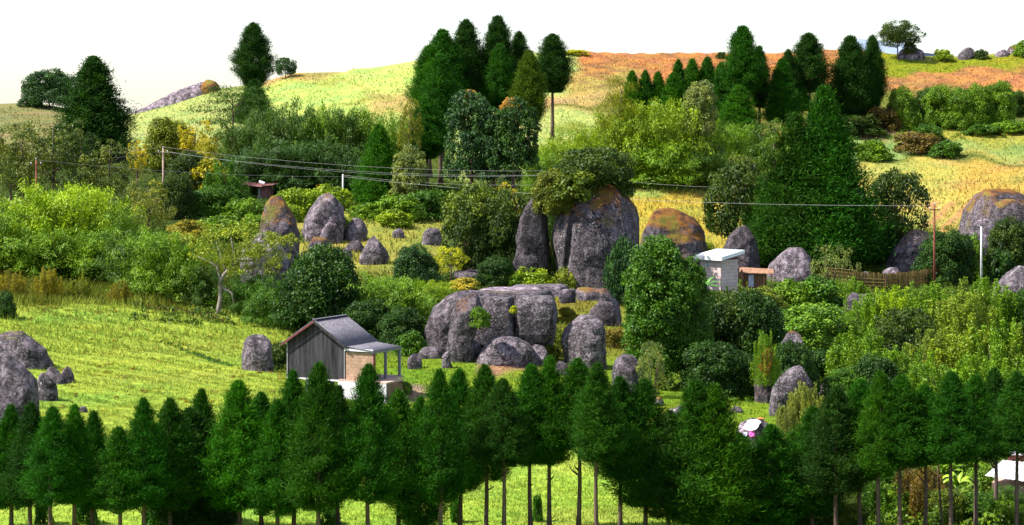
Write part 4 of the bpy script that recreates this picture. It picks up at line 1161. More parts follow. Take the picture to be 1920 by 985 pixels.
for px, t_, b_, w, dy, v in ((440, 410, 480, 150, 0, 0), (395, 430, 495, 90, 1, 1), (500, 430, 500, 90, 0.5, 1), (470, 455, 515, 110, -1, 0)):
    wm = w / k_; me = KINDS['airy'][2][v]
    o = link("crown", me, q_(px, b_, dy), cr, (wm / 6, wm / 6, (b_ - t_) / k_ / 3.4), PR.uniform(0, 6)); o.color = (0.20, 0.26, 0.03, 1)
# round bushes and trees of the middle
tree('broad', 603, 622, 460, 606, 142, GRD, "large round dark green tree directly behind the hut", GT, var=0)
tree('broad', 560, 618, 500, 606, 70, GRD, "smaller dark tree merging into the large round one's left side", GT)
tree('broad', 776, 536, 459, 530, 78, BLU, "round dark bush-tree below the pointed triangular boulder", GT)
bamboo(715, 628, 512, 130, BM, "feathery green bush right of the large round dark tree")
bamboo(765, 632, 525, 120, BM, "feathery green bush above the hut's porch")
bamboo(812, 560, 525, 70, LI, "light bush above the outcrop's left shoulder")
bush('broad', 690, 640, 560, 90, GRD, "dark shrub just behind the hut's roof", GS)
bush('broad', 750, 655, 575, 80, GRD, "shady shrub behind the porch posts", GS)
bush('shrub', 775, 668, 620, 60, GR, "low shrub at the outcrop's left foot", GS)
bush('shrub', 525, 692, 640, 50, OLD, "shaded grassy shrub right of the leaning field boulder", GS)  # dark foliage added in place of the boulder's cast shadow
tree('crown', 905, 525, 346, 478, 128, OL, "big spreading olive tree left of the leaning slab", GT, D=220)
tree('crown', 940, 525, 362, 500, 96, OLD, "darker olive tree against the leaning slab", GT, D=218)
tree('crown', 872, 530, 392, 505, 78, OLD, "lower olive tree at left of the big spreading one", GT, D=217)
tree('loose', 846, 535, 462, 512, 62, (0.30, 0.33, 0.02), "yellow-leaved small tree below the olive trees", GT)
bush('broad', 930, 535, 480, 70, GRD, "dark shrub under the big olive tree", GS)
bush('loose', 945, 370, 342, 60, YE, "yellow bush right behind the olive trees", GS, D=258)
bush('shrub', 905, 385, 348, 60, LI, "lime bush behind the olive trees", GS, D=256)
# growth on the great boulder
zt = PZ(366, 214)
tree('crown', 1112, 366, 276, 358, 132, OLD, "dense tree growing on top of the huge boulder", GT, D=214.5, z0=zt - 0.2, tr=0.3)
bush('broad', 1040, 392, 318, 84, (0.10, 0.125, 0.02), "trailing shrub draped over the gap left of the huge boulder", GS, D=213, z0=PZ(400, 213))
bush('shrub', 1075, 368, 308, 90, OL, "leafy shrub on the huge boulder's left shoulder", GS, D=212.5, z0=PZ(374, 212.5))
bush('shrub', 1162, 362, 322, 50, OLD, "overhanging shrub on the huge boulder's right shoulder", GS, D=214, z0=PZ(368, 214))
bush('plume', 1030, 515, 400, 44, GRD, "ivy climbing in the cleft left of the huge boulder", GS, D=216, z0=PZ(520, 216), name="ivy")
bush('plume', 1120, 545, 466, 72, (0.14, 0.15, 0.02), "thin brushy shrub at the foot of huge boulder", GS)
bush('shrub', 1165, 500, 446, 56, BLU, "blue-green shrub at the huge boulder's right foot", GS, D=206)
bush('shrub', 1000, 540, 500, 70, LI, "lime ferny shrub below the leaning slab", GS)
bush('shrub', 965, 538, 508, 50, BM, "green ferny shrub left of the lime ferny one", GS)
bush('shrub', 1080, 545, 512, 60, (0.33, 0.33, 0.06), "straw coloured brush below the huge boulder", GS)
bush('shrub', 900, 640, 575, 34, BM, "green sprig growing down the joint in the outcrop", GS, D=165.5, z0=PZ(612, 165.5), name="fern")
bush('shrub', 963, 592, 572, 14, (0.3, 0.33, 0.02), "tuft growing in the outcrop's vertical crack", GS, D=161, z0=PZ(586, 161), name="fern")
for px, b_, t_, w, c, lab in [(1040, 650, 612, 36, (0.10, 0.14, 0.02), "mossy green growth right of the cracked blocks"), (1030, 680, 645, 36, (0.09, 0.13, 0.02), "low green growth left of the loaf-shaped boulder"),
    (1062, 600, 575, 34, (0.2, 0.19, 0.03), "straw grass clump above the loaf-shaped boulder"), (1150, 650, 615, 40, (0.14, 0.12, 0.025), "brownish growth right of the loaf-shaped boulder"),
    (855, 668, 640, 26, (0.16, 0.16, 0.02), "yellowish moss clump at the foot of the outcrop's rib"), (800, 640, 600, 30, GRD, "dark shrub against the outcrop's left shoulder"), (1190, 690, 655, 36, OLD, "olive growth over the dark split rock")]:
    bush('shrub', px, b_, t_, w, c, lab, GS)
# the ivy-dense tree and the dark grove
tree('tall', 1236, 722, 445, 700, 126, GR, "tall dense ivy-clad tree in front of the block hut", GT, D=158, tr=0.4, var=2)
tree('tall', 1288, 715, 484, 650, 82, GR, "lower bulge of dense foliage merging right of ivy tree", GT, D=157, var=1)
tree('tall', 1205, 718, 470, 640, 70, GR, "narrow dense foliage at the ivy tree's left flank", GT, D=159, var=3)
bush('loose', 1224, 732, 640, 52, PAL, "pale silver-leaved sapling before the ivy tree's base", GS, D=150)
tree('crown', 1370, 738, 540, 660, 120, OLD, "dark spreading tree below the block hut", GT, D=164)
tree('crown', 1330, 735, 560, 690, 90, GRD, "very dark tree between ivy tree and spreading tree", GT, D=163)
tree('broad', 1420, 735, 548, 700, 100, GRD, "shadowy tree right of the dark spreading tree", GT, D=163)
bush('broad', 1340, 745, 640, 110, GRD, "dark undergrowth bush beneath the very dark tree", GS)
bush('broad', 1390, 748, 660, 80, GRD, "dark undergrowth bush beneath the spreading tree", GS)
bush('plume', 1434, 752, 620, 44, BM, "hanging green plants over the mossy rock pillar", GS, D=148, z0=PZ(720, 148))
bush('loose', 1438, 690, 650, 26, (0.22, 0.12, 0.03), "orange-leaved sprig above the mossy rock pillar", GS, D=147.5, z0=PZ(700, 147.5))
# mid right
tree('crown', 1378, 470, 305, 440, 104, OLD, "grey-green tree left of the giant conifers", GT, D=244)
tree('crown', 1395, 472, 290, 350, 60, OL, "olive tree top behind the grey-green tree", GT, D=250)
tree('crown', 1678, 505, 318, 440, 100, OLD, "grey-green tree with pale bare limbs right of giant conifer", GT, D=247, bark=M_BARKP, tr=0.22)
bush('broad', 1636, 508, 440, 50, GRD, "dark shrub at the foot of the giant conifer's right side", GS, D=246)
bush('broad', 1672, 500, 425, 50, GRD, "dark shrub at the base of the pale-limbed tree", GS, D=248)
bush('broad', 1775, 512, 432, 96, GRD, "round dark shrub right of the red power pole", GS, D=226)
bush('shrub', 1820, 508, 440, 60, BM, "fresh green shrub left of the right white pole", GS, D=228)
bush('broad', 1895, 510, 408, 84, OLD, "dark shrub over the massive boulder's lower right", GS, D=230)
bush('shrub', 1870, 515, 460, 60, GRD, "dark low shrub right of the right white pole", GS, D=228)
bush('airy', 1560, 512, 458, 80, PAL, "pale bare-twigged shrub right of the dome boulder", GS, D=222)
bush('shrub', 1540, 400, 360, 40, OLD, "brush hidden behind the giant conifer", GS, D=250)
bush('shrub', 1320, 490, 452, 40, LI, "lime shrub behind the block hut's roof", GS, D=236)
# ridge hedge on the right
for px, b_, t_, w, c, lab in [
    (1690, 242, 162, 56, BM, "bush at left start of the hilltop hedge"), (1738, 236, 165, 54, BD, "dark bush second in the hilltop hedge"),
    (1765, 240, 160, 60, BM, "bush third in the hilltop hedge"), (1800, 242, 165, 60, BM, "bush in the middle of the hilltop hedge"),
    (1835, 240, 158, 62, BM, "bush fifth in the hilltop hedge"), (1872, 236, 152, 60, BM, "tallest bush of the hilltop hedge"),
    (1905, 215, 170, 50, BD, "bush at right end of the hilltop hedge")]:
    bush('broad', px, b_, t_, w, c, lab, "hilltop hedge bushes")
for px, b_, t_, w, c, lab in [
    (1720, 285, 248, 80, BR, "brownish scrub on the green terrace"), (1770, 292, 262, 60, GR, "green scrub right of the brownish scrub"),
    (1640, 300, 262, 60, BM, "low green scrub right of the giant conifer's tip"), (1655, 245, 200, 60, BR, "rusty scrub under the twin conifers"),
    (1605, 255, 215, 90, OLD, "grey scrub under the twin conifers"), (1890, 250, 225, 70, BM, "green scrub under the hilltop hedge's right end"),
    (1840, 255, 232, 60, GR, "low scrub below the hilltop hedge's middle"), (1740, 262, 232, 50, GR, "low scrub below the hilltop hedge's left")]:
    bush('shrub', px, b_, t_, w, c, lab, GS)
for px, b_, t_, w, c, lab in [
    (1768, 110, 92, 34, LI, "pale green tuft on the ridge left of the dark rock"), (1842, 108, 92, 26, OLD, "dark bush on the ridge right of the dark rock"),
    (1920, 96, 76, 40, BM, "green bush at the ridge's right end"), (1080, 108, 93, 44, (0.34, 0.36, 0.02), "lime shrub where the brown field meets the ridge"),
    (1352, 108, 97, 18, OLD, "tiny bush on the ridge above the tree line")]:
    bush('shrub', px, b_, t_, w, c, lab, GS, D=416)
# the green tangle on the right
TANGLE = [
 ('broad', 1350, 590, 545, 110, OL, "olive bush below the block hut's wall"), ('broad', 1425, 595, 538, 90, (0.09, 0.13, 0.02), "olive-lime bush below the brown shack"),
 ('shrub', 1480, 585, 522, 80, BM, "bush below the dome boulder, left one"), ('shrub', 1530, 580, 518, 90, GR, "bush below the dome boulder, right one"),
 ('plume', 1595, 560, 518, 60, BM, "grassy green plant left of the woven fence"), ('broad', 1470, 660, 580, 90, GR, "green bush left of the pale-leaved bush"),
 ('gloss', 1520, 690, 568, 130, (0.10, 0.20, 0.03), "pale big-leaved bush with orange flowers above the brownish rock"), ('broad', 1560, 660, 580, 100, BM, "bush right of the pale big-leaved bush"),
 ('plume', 1620, 640, 550, 90, BM, "feathery bush under the fence's left part"), ('plume', 1680, 640, 535, 100, BL, "bright feathery bush under the fence's middle"),
 ('plume', 1740, 640, 528, 100, BM, "feathery bush below the red power pole"), ('plume', 1800, 650, 522, 110, (0.12, 0.18, 0.03), "feathery bush under the fence's right part"),
 ('plume', 1860, 640, 520, 100, BM, "feathery bush below the right white pole"), ('broad', 1905, 640, 545, 70, GR, "green bush under the right edge boulder"),
 ('crown', 1690, 680, 576, 108, OLD, "round dark olive bush in the middle of the right tangle"), ('plume', 1610, 720, 610, 110, BM, "tall leafy bush left of the round dark olive bush"),
 ('plume', 1750, 725, 615, 110, (0.11, 0.16, 0.03), "tall feathery bush right of the round dark olive bush"), ('plume', 1810, 730, 590, 120, (0.12, 0.18, 0.02), "tallest feathery bush in the right tangle"),
 ('plume', 1870, 735, 600, 120, BM, "tall feathery bush near the right edge"), ('plume', 1925, 735, 610, 110, (0.10, 0.16, 0.02), "tall feathery bush cut by the right edge"),
 ('plume', 1690, 750, 650, 110, BM, "leafy bush in front of the round dark olive bush"), ('broad', 1640, 760, 665, 100, GRD, "dark bush behind the cypress tips right of rounded boulder"),
 ('shrub', 1550, 712, 655, 80, GRD, "blue-green creeper bush over the rounded boulder"), ('gloss', 1655, 740, 672, 60, PAL, "white-glinting bush behind the cypress tips"),
 ('plume', 1760, 765, 660, 120, BM, "leafy bush behind the row's fifth cypress from right"), ('plume', 1840, 770, 665, 120, BM, "leafy bush behind the row's fourth cypress from right"),
 ('plume', 1905, 775, 670, 110, BM, "leafy bush behind the last cypress of the row"), ('broad', 1590, 760, 690, 90, GR, "bush between the rounded boulder and cypress tips"),
 ('plume', 1510, 815, 716, 66, (0.13, 0.16, 0.05), "pale olive shrub in front of the tall leaning boulder"), ('plume', 1478, 815, 738, 40, (0.14, 0.17, 0.06), "small pale shrub at the leaning boulder's foot"),
 ('broad', 1490, 760, 640, 80, GRD, "dark leafy shrub beside the brownish overgrown rock")]
for kd, px, b_, t_, w, c, lab in TANGLE:
    bush(kd, px, b_, t_, w, c, lab, "bushes of the right slope")
# low growth behind the trunks, lower right
LOWER = [
 ('broad', 1570, 990, 915, 80, OL, "low bush behind the trunks right of the low cypresses"), ('plume', 1625, 985, 895, 90, GR, "bush behind the light tipped cypress' trunk"),
 ('broad', 1670, 985, 905, 70, BM, "light bush between two long trunks"), ('plume', 1715, 985, 862, 76, BR, "brown dry bush behind the trunks"),
 ('broad', 1770, 990, 915, 80, OL, "olive bush behind the forked trunks"), ('plume', 1745, 940, 870, 50, BR, "upper brown dry bush behind the trunks"),
 ('broad', 1835, 990, 925, 80, GR, "green bush left below the white roof"), ('plume', 1885, 990, 920, 80, BM, "green bush directly below the white roof"),
 ('broad', 1925, 985, 930, 70, BM, "bush at lower right edge under the white roof"), ('shrub', 1645, 925, 880, 80, GR, "hummock of green growth behind the light tipped cypress"),
 ('shrub', 1700, 905, 855, 80, GR, "low green growth under the broad topped cypress"), ('shrub', 1800, 895, 852, 100, BM, "low green growth left of the white roof"),
 ('shrub', 1840, 920, 880, 60, BM, "leafy growth touching the white roof's left edge"), ('shrub', 1585, 930, 880, 60, GRD, "shaded growth behind the stepping-up cypress"),
 ('loose', 1880, 950, 908, 60, GR, "palm-like sprigs before the white roof"), ('gloss', 1577, 985, 955, 26, LI, "small lime sapling at the bottom between trunks")]
for kd, px, b_, t_, w, c, lab in LOWER:
    D = 99.5 + (990 - b_) * 0.16
    bush(kd, px, b_, t_, w, c, lab, "low growth behind the trunks", D=D)
for px, b_, t_, w, c, lab in [(430, 985, 905, 30, GRD, "shady sprigs left of the large free cypress' trunk"), (380, 990, 900, 110, GRD, "dark undergrowth below the wide light green cypress"), (1440, 990, 900, 120, CM, "dark undergrowth below the low cypresses")]:
    bush('broad', px, b_, t_, w, c, lab, "low growth behind the trunks", D=99)
# leafy ground scrub of the middle left
for i, (px, b_, t_, w, c, lab) in enumerate([
    (640, 440, 405, 50, LI, "lime scrub right of the egg-shaped boulder"), (690, 412, 380, 60, BM, "green scrub below the bright cone tree"),
    (750, 415, 365, 80, BM, "green scrub right of the bright cone tree"), (800, 412, 355, 80, GR, "green scrub under the thin trunks"),
    (850, 405, 358, 70, BM, "green scrub left of the olive tree's top"), (740, 425, 392, 60, LI, "lime scrub in front of the yellow grass"),
    (480, 445, 400, 60, BM, "green scrub left of the peaked boulder"), (545, 415, 385, 40, LI, "lime scrub between peaked and egg-shaped boulders"),
    (400, 450, 405, 90, BM, "green scrub behind the crooked tree's crown"), (350, 455, 412, 70, (0.18, 0.17, 0.03), "olive scrub left of the crooked tree's crown"),
    (1230, 340, 300, 70, GRD, "dark scrub at the base of the central thicket"), (1330, 345, 312, 80, GR, "scrub at the grassy bank's left end"),
    (620, 640, 600, 60, GR, "low scrub at the large round tree's foot"), (870, 545, 520, 50, (0.3, 0.27, 0.06), "straw brush on top of the outcrop's left")]):
    bush('shrub', px, b_, t_, w, c, lab, GS)

for i, (kd, px, b_, t_, w, c, lab) in enumerate([
    ('plume', 1150, 548, 492, 50, (0.14, 0.16, 0.03), "brushy green growth at the huge boulder's right base"), ('shrub', 1062, 548, 500, 40, (0.16, 0.2, 0.03), "light brush at the huge boulder's cracked base"),
    ('plume', 20, 560, 505, 50, (0.16, 0.15, 0.02), "dry reed clump at the upper left corner of the field"), ('plume', 90, 562, 500, 46, (0.18, 0.17, 0.02), "tall yellow reed clump second from the left edge"),
    ('plume', 150, 565, 508, 40, (0.12, 0.15, 0.02), "green reed clump right of the tall yellow one"), ('plume', 225, 572, 525, 40, (0.15, 0.14, 0.02), "reed clump where the bank bends down"),
    ('shrub', 8, 592, 545, 40, GRD, "dark shrub at the left edge above the cracked boulder"), ('shrub', 752, 742, 712, 34, BM, "small green shrub beside the hut's plinth"),
    ('plume', 600, 372, 345, 20, (0.26, 0.2, 0.03), "yellowish weed stalks right of the ruined shed"), ('shrub', 530, 385, 362, 36, LI, "small lime shrub between ruined shed and egg-shaped boulder")]):
    bush(kd, px, b_, t_, w, c, lab, GS)

# ------------------------------------------------------------------ dark hut with porch
M_TAR = flat_mat("tarred_board", (0.050, 0.047, 0.056), 0.85, 0.2, 0.44, 1.0, True, bumpd=0.008, rv=0.12)
M_TIN = flat_mat("aged_tin", (0.145, 0.135, 0.165), 0.5, 0.4, 0.32, 1.6, True)
M_RED = flat_mat("red_barge_board", (0.16, 0.045, 0.05), 0.7)
M_WHITEW = flat_mat("whitewash", (0.74, 0.70, 0.76), 0.8, 0.2, 0.16, 1.3)
M_TAN = flat_mat("tan_block", (0.42, 0.27, 0.195), 0.9, 0.1, 0.2, 1.2, bumpd=0.004, rv=0.09)
M_GREYW = flat_mat("grey_timber", (0.26, 0.25, 0.27), 0.8, 0.2, 0.25, 3.0, True)
M_PINK = flat_mat("bare_plaster", (0.50, 0.34, 0.29), 0.9, 0.1, 0.2, 2.0)
M_BARE = flat_mat("dark_plaster", (0.22, 0.14, 0.10), 0.95, 0.1, 0.4, 1.5)  # darker, more mottled brown than the bare plaster
M_DARK = flat_mat("gap_shade", (0.012, 0.012, 0.014), 0.9)
HD = 148.0
hx0 = PX(540, HD); hz0 = PZ(706, HD)
rz = R(-28)
hut = empty("hut", (hx0, HD, hz0), rz)
tag(hut, "dark boarded hut with grey tin roof and open porch on a white plinth", "hut")
# local axes: x along the gable (to the right, toward the viewer), y back along the ridge
WG, LH, HW, RISE = 4.85, 3.5, 2.5, 1.55
def gable_z(u): return HW + RISE * (1 - abs(u - WG / 2) / (WG / 2))
NP = 15; pw = WG / NP
for i in range(NP):
    u0 = i * pw + 0.004; u1 = (i + 1) * pw - 0.004; pr = (i * 37 % 5) * 0.003
    um = min(max(WG / 2, u0), u1)
    mb = MB()
    top0, top1 = gable_z(u0), gable_z(u1)
    mb.hexa([(u0, -0.05 - pr, 0.0), (u1, -0.05 - pr, 0.0), (u1, 0.02, 0.0), (u0, 0.02, 0.0), (u0, -0.05 - pr, top0), (u1, -0.05 - pr, top1), (u1, 0.02, top1), (u0, 0.02, top0)])
    mb.build("plank", M_TAR, hut)
mb = MB(); mb.box((WG / 2, LH / 2 + 0.06, HW / 2), (WG - 0.06, LH - 0.08, HW)); mb.hexa([(0.05, LH - 0.1, HW), (WG - 0.05, LH - 0.1, HW), (WG - 0.05, LH, HW), (0.05, LH, HW), (WG / 2 - .02, LH - 0.1, HW + RISE - .05), (WG / 2 + .02, LH - .1, HW + RISE - .05), (WG / 2 + .02, LH, HW + RISE - .05), (WG / 2 - .02, LH, HW + RISE - .05)])
mb.build("wall", M_TAR, hut)
mb = MB(); mb.box((WG / 2, 0.0, -0.06), (WG + 0.06, 0.20, 0.10)); mb.build("sill_beam", M_WHITEW, hut)
mb = MB(); mb.box((0.02, -0.1, HW / 2), (0.09, 0.06, HW)); mb.build("corner_strip", M_GREYW, hut)
mb = MB(); mb.box((WG - 0.02, -0.1, HW / 2), (0.09, 0.06, HW)); mb.build("corner_strip", M_GREYW, hut)
for i, u in enumerate((0.15, 1.6, 3.1, WG - 0.2)):
    for v in (0.15, LH - 0.2):
        mb = MB(); mb.box((u, v, -0.75), (0.24, 0.24, 1.28)); mb.build("stone_pier", M_GREYW, hut)
def corr_sheet(p00, p10, p01, p11, n, amp, thick=0.02):
    """corrugated sheet: corrugations run from p0* to p1*"""
    mb = MB(); p00, p10, p01, p11 = map(Vector, (p00, p10, p01, p11))
    nv = (p10 - p00).cross(p01 - p00).normalized()
    if nv.z < 0: nv = -nv
    vs = []; fs = []
    N = n * 4
    for k, th in ((0, 0.0), (1, -thick)):
        for i in range(N + 1):
            t = i / N; off = nv * (amp * math.sin(t * n * 6.2832) + th)
            vs.append(p00.lerp(p01, t) + off); vs.append(p10.lerp(p11, t) + off)
    M2 = 2 * (N + 1)
    for i in range(N):
        a = 2 * i
        fs.append((a, a + 1, a + 3, a + 2)); fs.append((M2 + a, M2 + a + 2, M2 + a + 3, M2 + a + 1))
        fs.append((a, a + 2, M2 + a + 2, M2 + a)); fs.append((a + 1, M2 + a + 1, M2 + a + 3, a + 3))
    fs.append((0, M2, M2 + 1, 1)); a = 2 * N; fs.append((a, a + 1, M2 + a + 1, M2 + a))
    mb.add(vs, fs); return mb
ov = 0.32; sl = RISE / (WG / 2)
ridge_z = HW + RISE + 0.10
for side in (-1, 1):
    for i in range(4):
        y0 = -0.35 + i * (LH + 0.7) / 4; y1 = y0 + (LH + 0.7) / 4 + 0.05
        ux = WG / 2 + side * (WG / 2 + ov); uz = ridge_z - sl * (WG / 2 + ov)
        lift = 0.012 * (i % 2)
        s = corr_sheet((WG / 2 + side * 0.02, y0, ridge_z + lift), (ux, y0, uz + lift), (WG / 2 + side * 0.02, y1, ridge_z + lift), (ux, y1, uz + lift), 9, 0.022)
        s.build("roof_sheet", M_TIN, hut, True)
    ux = WG / 2 + side * (WG / 2 + ov); uz = ridge_z - sl * (WG / 2 + ov)
    mb = MB(); mb.hexa([(WG / 2, -0.40, ridge_z - 0.20), (ux, -0.40, uz - 0.20), (ux, -0.36, uz - 0.20), (WG / 2, -0.36, ridge_z - 0.20), (WG / 2, -0.40, ridge_z - 0.03), (ux, -0.40, uz - 0.03), (ux, -0.36, uz - 0.03), (WG / 2, -0.36, ridge_z - 0.03)])
    mb.build("barge_board", M_RED if side < 0 else M_TAR, hut)
mb = MB(); mb.box((WG / 2, LH / 2, ridge_z + 0.035), (0.26, LH + 0.74, 0.05)); mb.build("ridge_cap", M_TIN, hut)
# lean-to porch on the right
PW = 2.40
for i in range(3):
    y0 = -0.28 + i * (LH + 0.4) / 3; y1 = y0 + (LH + 0.4) / 3 + 0.04
    corr_sheet((WG + 0.05, y0, 2.42), (WG + PW, y0, 2.16), (WG + 0.05, y1, 2.42), (WG + PW, y1, 2.16), 8, 0.018).build("porch_roof_sheet", M_TIN, hut, True)
mb = MB(); mb.box((WG + PW - 0.08, LH / 2, 2.04), (0.10, LH + 0.3, 0.16)); mb.build("porch_beam", M_GREYW, hut)
mb = MB(); mb.box((WG + PW / 2, -0.19, 2.17), (PW - 0.05, 0.08, 0.17)); mb.build("fascia", M_WHITEW, hut)
for v in (1.55, LH - 0.05):
    mb = MB(); mb.box((WG + PW - 0.08, v, 0.98), (0.17, 0.17, 1.95)); mb.build("porch_post", M_GREYW, hut)
# tan block wall closing the porch front, laid in courses
bw, bh = 0.42, 0.215
rows_ = 9; BW = PW - 0.12
blk = {}
for r_ in range(rows_):
    off = 0 if r_ % 2 == 0 else bw / 2
    u = -off
    while u < BW - 0.03:
        a = max(u, 0); b = min(u + bw, BW)
        if b - a > 0.06:
            key = round(b - a, 3)
            if key not in blk:
                blk[key] = MB().box(((b - a) / 2, 0, bh / 2), (b - a - 0.018, 0.14, bh - 0.018)).mesh("block", M_TAN)
            link("block", blk[key], (WG + 0.08 + a, -0.02 - 0.001 * ((r_ * 7 + int(u * 10)) % 3), 0.08 + r_ * bh), hut)
        u += bw
mb = MB(); mb.box((WG + 0.08 + BW / 2, -0.058, 0.08 + rows_ * bh / 2), (BW - 0.02, 0.05, rows_ * bh - 0.02)); mb.build("block_wall_core", M_TAN, hut)
mb = MB(); mb.box((WG + PW - 0.05, 0.0, 1.0), (0.09, 0.2, 1.95)); mb.build("door_post", M_RED, hut)
# plinth
mb = MB(); mb.box((WG + 1.7 - 0.1, 0.80, 0.02), (3.95, 2.35, 0.10)); mb.box((WG + 1.15, 2.9, 0.017), (2.7, 1.84, 0.10)); mb.build("porch_floor", M_PINK, hut)
mb = MB(); mb.box((WG + 0.95, -0.30, -0.82), (2.7, 0.16, 1.58)); mb.build("plinth_wall", M_WHITEW, hut)
mb = MB(); mb.box((WG + 3.18, -0.30, -0.82), (0.72, 0.16, 1.58)); mb.build("plinth_wall", M_WHITEW, hut)
mb = MB(); mb.box((WG + 2.55, -0.27, -0.35), (0.52, 0.12, 0.62)); mb.build("plinth_wall", M_WHITEW, hut)
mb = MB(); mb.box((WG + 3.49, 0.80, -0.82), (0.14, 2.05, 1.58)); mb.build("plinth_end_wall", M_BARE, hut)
mb = MB(); mb.box((WG + 1.6, 0.8, -0.9), (3.3, 1.9, 1.4)); mb.box((WG + 1.1, 2.8, -0.9), (2.4, 1.7, 1.4)); mb.build("plinth_gap_shade", M_DARK, hut)  # near-black fill paints the shade inside the plinth's slot

# ------------------------------------------------------------------ white-roofed block hut
M_BLOCK = flat_mat("pale_block", (0.66, 0.53, 0.51), 0.9, 0.1, 0.10, 2.0, bumpd=0.004, rv=0.10)
M_MORT = flat_mat("mortar", (0.42, 0.30, 0.28), 0.95, 0.05, 0.2, 3.0)
M_WROOF = flat_mat("white_sheet_metal", (0.86, 0.87, 0.90), 0.45, 0.4, 0.05, 1.0)
D_ = 214.0
bx, bz = PX(1352, D_), PZ(545, D_) - 0.72
bhut = empty("block_hut", (bx, D_, bz), R(45))
tag(bhut, "small pale concrete-block hut with a white sloping sheet roof", "hut")
S = 2.7; BHT = 3.9
mb = MB(); mb.box((S / 2, S / 2, BHT / 2 - .1), (S + 0.05, S + 0.05, BHT - .1)); mb.build("wall_core", M_MORT, bhut)
bw, bh = 0.54, 0.355
mesh_f = MB().box((bw / 2, 0, bh / 2), (bw - 0.035, 0.12, bh - 0.035)).mesh("brick", M_BLOCK)
mesh_h = MB().box((bw / 4, 0, bh / 2), (bw / 2 - 0.035, 0.12, bh - 0.035)).mesh("brick", M_BLOCK)
for face in range(2):
    for r_ in range(11):
        cells = [(i * bw, mesh_f) for i in range(5)] if r_ % 2 == 0 else [(0, mesh_h)] + [(bw / 2 + i * bw, mesh_f) for i in range(4)] + [(bw * 4.5, mesh_h)]
        for u, me in cells:
            jit = 0.004 * ((r_ * 5 + int(u * 10)) % 3)
            if face == 0:    # faces right-front
                link("brick", me, (u, 0.02 - jit, r_ * bh), bhut)
            else:            # faces left-front
                link("brick", me, (0.02 - jit, S - u, r_ * bh), bhut, None, R(-90))
for (a, b, lab) in (((0, -0.03), (S, -0.03), 0), ((-0.03, 0), (-0.03, S), 1)):
    mb = MB(); mb.box(((a[0] + b[0]) / 2, (a[1] + b[1]) / 2, BHT + 0.02), (abs(b[0] - a[0]) + .12, abs(b[1] - a[1]) + 0.12, 0.14)); mb.build("eave_shadow_strip", M_RED, bhut)  # dark strips standing in for the shadow of the roof overhang
# roof falls toward the left-front side
o0, o1 = -0.5, S + 0.5
def rzv(u): return BHT + 0.22 + (u - o0) * 0.15
corr_sheet((o1, o0, rzv(o1) + .12), (o0, o0, rzv(o0) + .12), (o1, o1, rzv(o1) + .12), (o0, o1, rzv(o0) + .12), 14, 0.02).build("roof", M_WROOF, bhut, True)
mb = MB(); mb.box((o0 - 0.02, S / 2, rzv(o0) - 0.08), (0.05, o1 - o0, 0.44)); mb.build("fascia", M_WROOF, bhut)
mb = MB(); mb.hexa([(o0, o0 - .05, rzv(o0) - .28), (o1, o0 - .05, rzv(o1) - .24), (o1, o0, rzv(o1) - .24), (o0, o0, rzv(o0) - .28), (o0, o0 - .05, rzv(o0) + .10), (o1, o0 - .05, rzv(o1) + .10), (o1, o0, rzv(o1) + .10), (o0, o0, rzv(o0) + .10)]); mb.build("fascia", M_WROOF, bhut)
mb = MB(); mb.tube([(-0.12, S * 0.68, BHT - 0.05), (-0.3, S * 0.6, BHT - 0.75)], 0.07, 6); mb.build("downpipe", flat_mat("turquoise_plastic", (0.18, 0.55, 0.55), 0.5), bhut)

# ------------------------------------------------------------------ small brown-roofed shack
M_RUST = flat_mat("rusty_thatch", (0.36, 0.20, 0.13), 0.95, 0.1, 0.35, 2.5)
M_BRN = flat_mat("brown_wood", (0.22, 0.12, 0.065), 0.9, 0.1, 0.3, 3.0, True)
M_BLUEW = flat_mat("bluish_white_door", (0.62, 0.66, 0.78), 0.7)
D_ = 218.0
sx_, sz_ = PX(1393, D_), PZ(540, D_)
sh = empty("shack", (sx_, D_, sz_), R(-6)); tag(sh, "tiny brown-roofed shack with a bluish white door beside block hut", "shack")
mb = MB(); mb.box((1.2, 0.9, 0.75), (2.5, 1.7, 1.7)); mb.build("wall", M_BRN, sh)
mb = MB(); mb.hexa([(-0.35, -0.3, 1.55), (3.2, -0.3, 1.45), (3.2, 2.1, 1.7), (-0.35, 2.1, 1.9), (-0.2, -0.3, 1.63), (3.2, -0.3, 1.53), (3.2, 2.1, 1.85), (-0.2, 2.1, 2.05)]); mb.build("roof", M_RUST, sh)
mb = MB(); mb.hexa([(-0.75, -0.5, 1.0), (0.1, -0.5, 1.0), (0.1, -0.1, 1.0), (-0.75, -0.1, 1.0), (-0.15, -0.5, 1.95), (-0.05, -0.5, 1.95), (-0.05, -0.1, 1.95), (-0.15, -0.1, 1.95)]); mb.build("gable", M_RUST, sh)
mb = MB(); mb.box((0.85, 0.03, 0.75), (0.55, 0.06, 1.25)); mb.build("door", M_BLUEW, sh)
mb = MB(); mb.box((0.42, 0.0, 0.35), (0.2, 0.05, 0.7)); mb.build("panel", flat_mat("yellow_panel", (0.7, 0.5, 0.03), 0.7), sh)
for u in (-0.5, -0.2, 0.12, 2.2, 3.0):
    mb = MB(); mb.box((u, -0.2, 0.6), (0.08, 0.08, 1.9)); mb.build("post", M_BRN, sh)
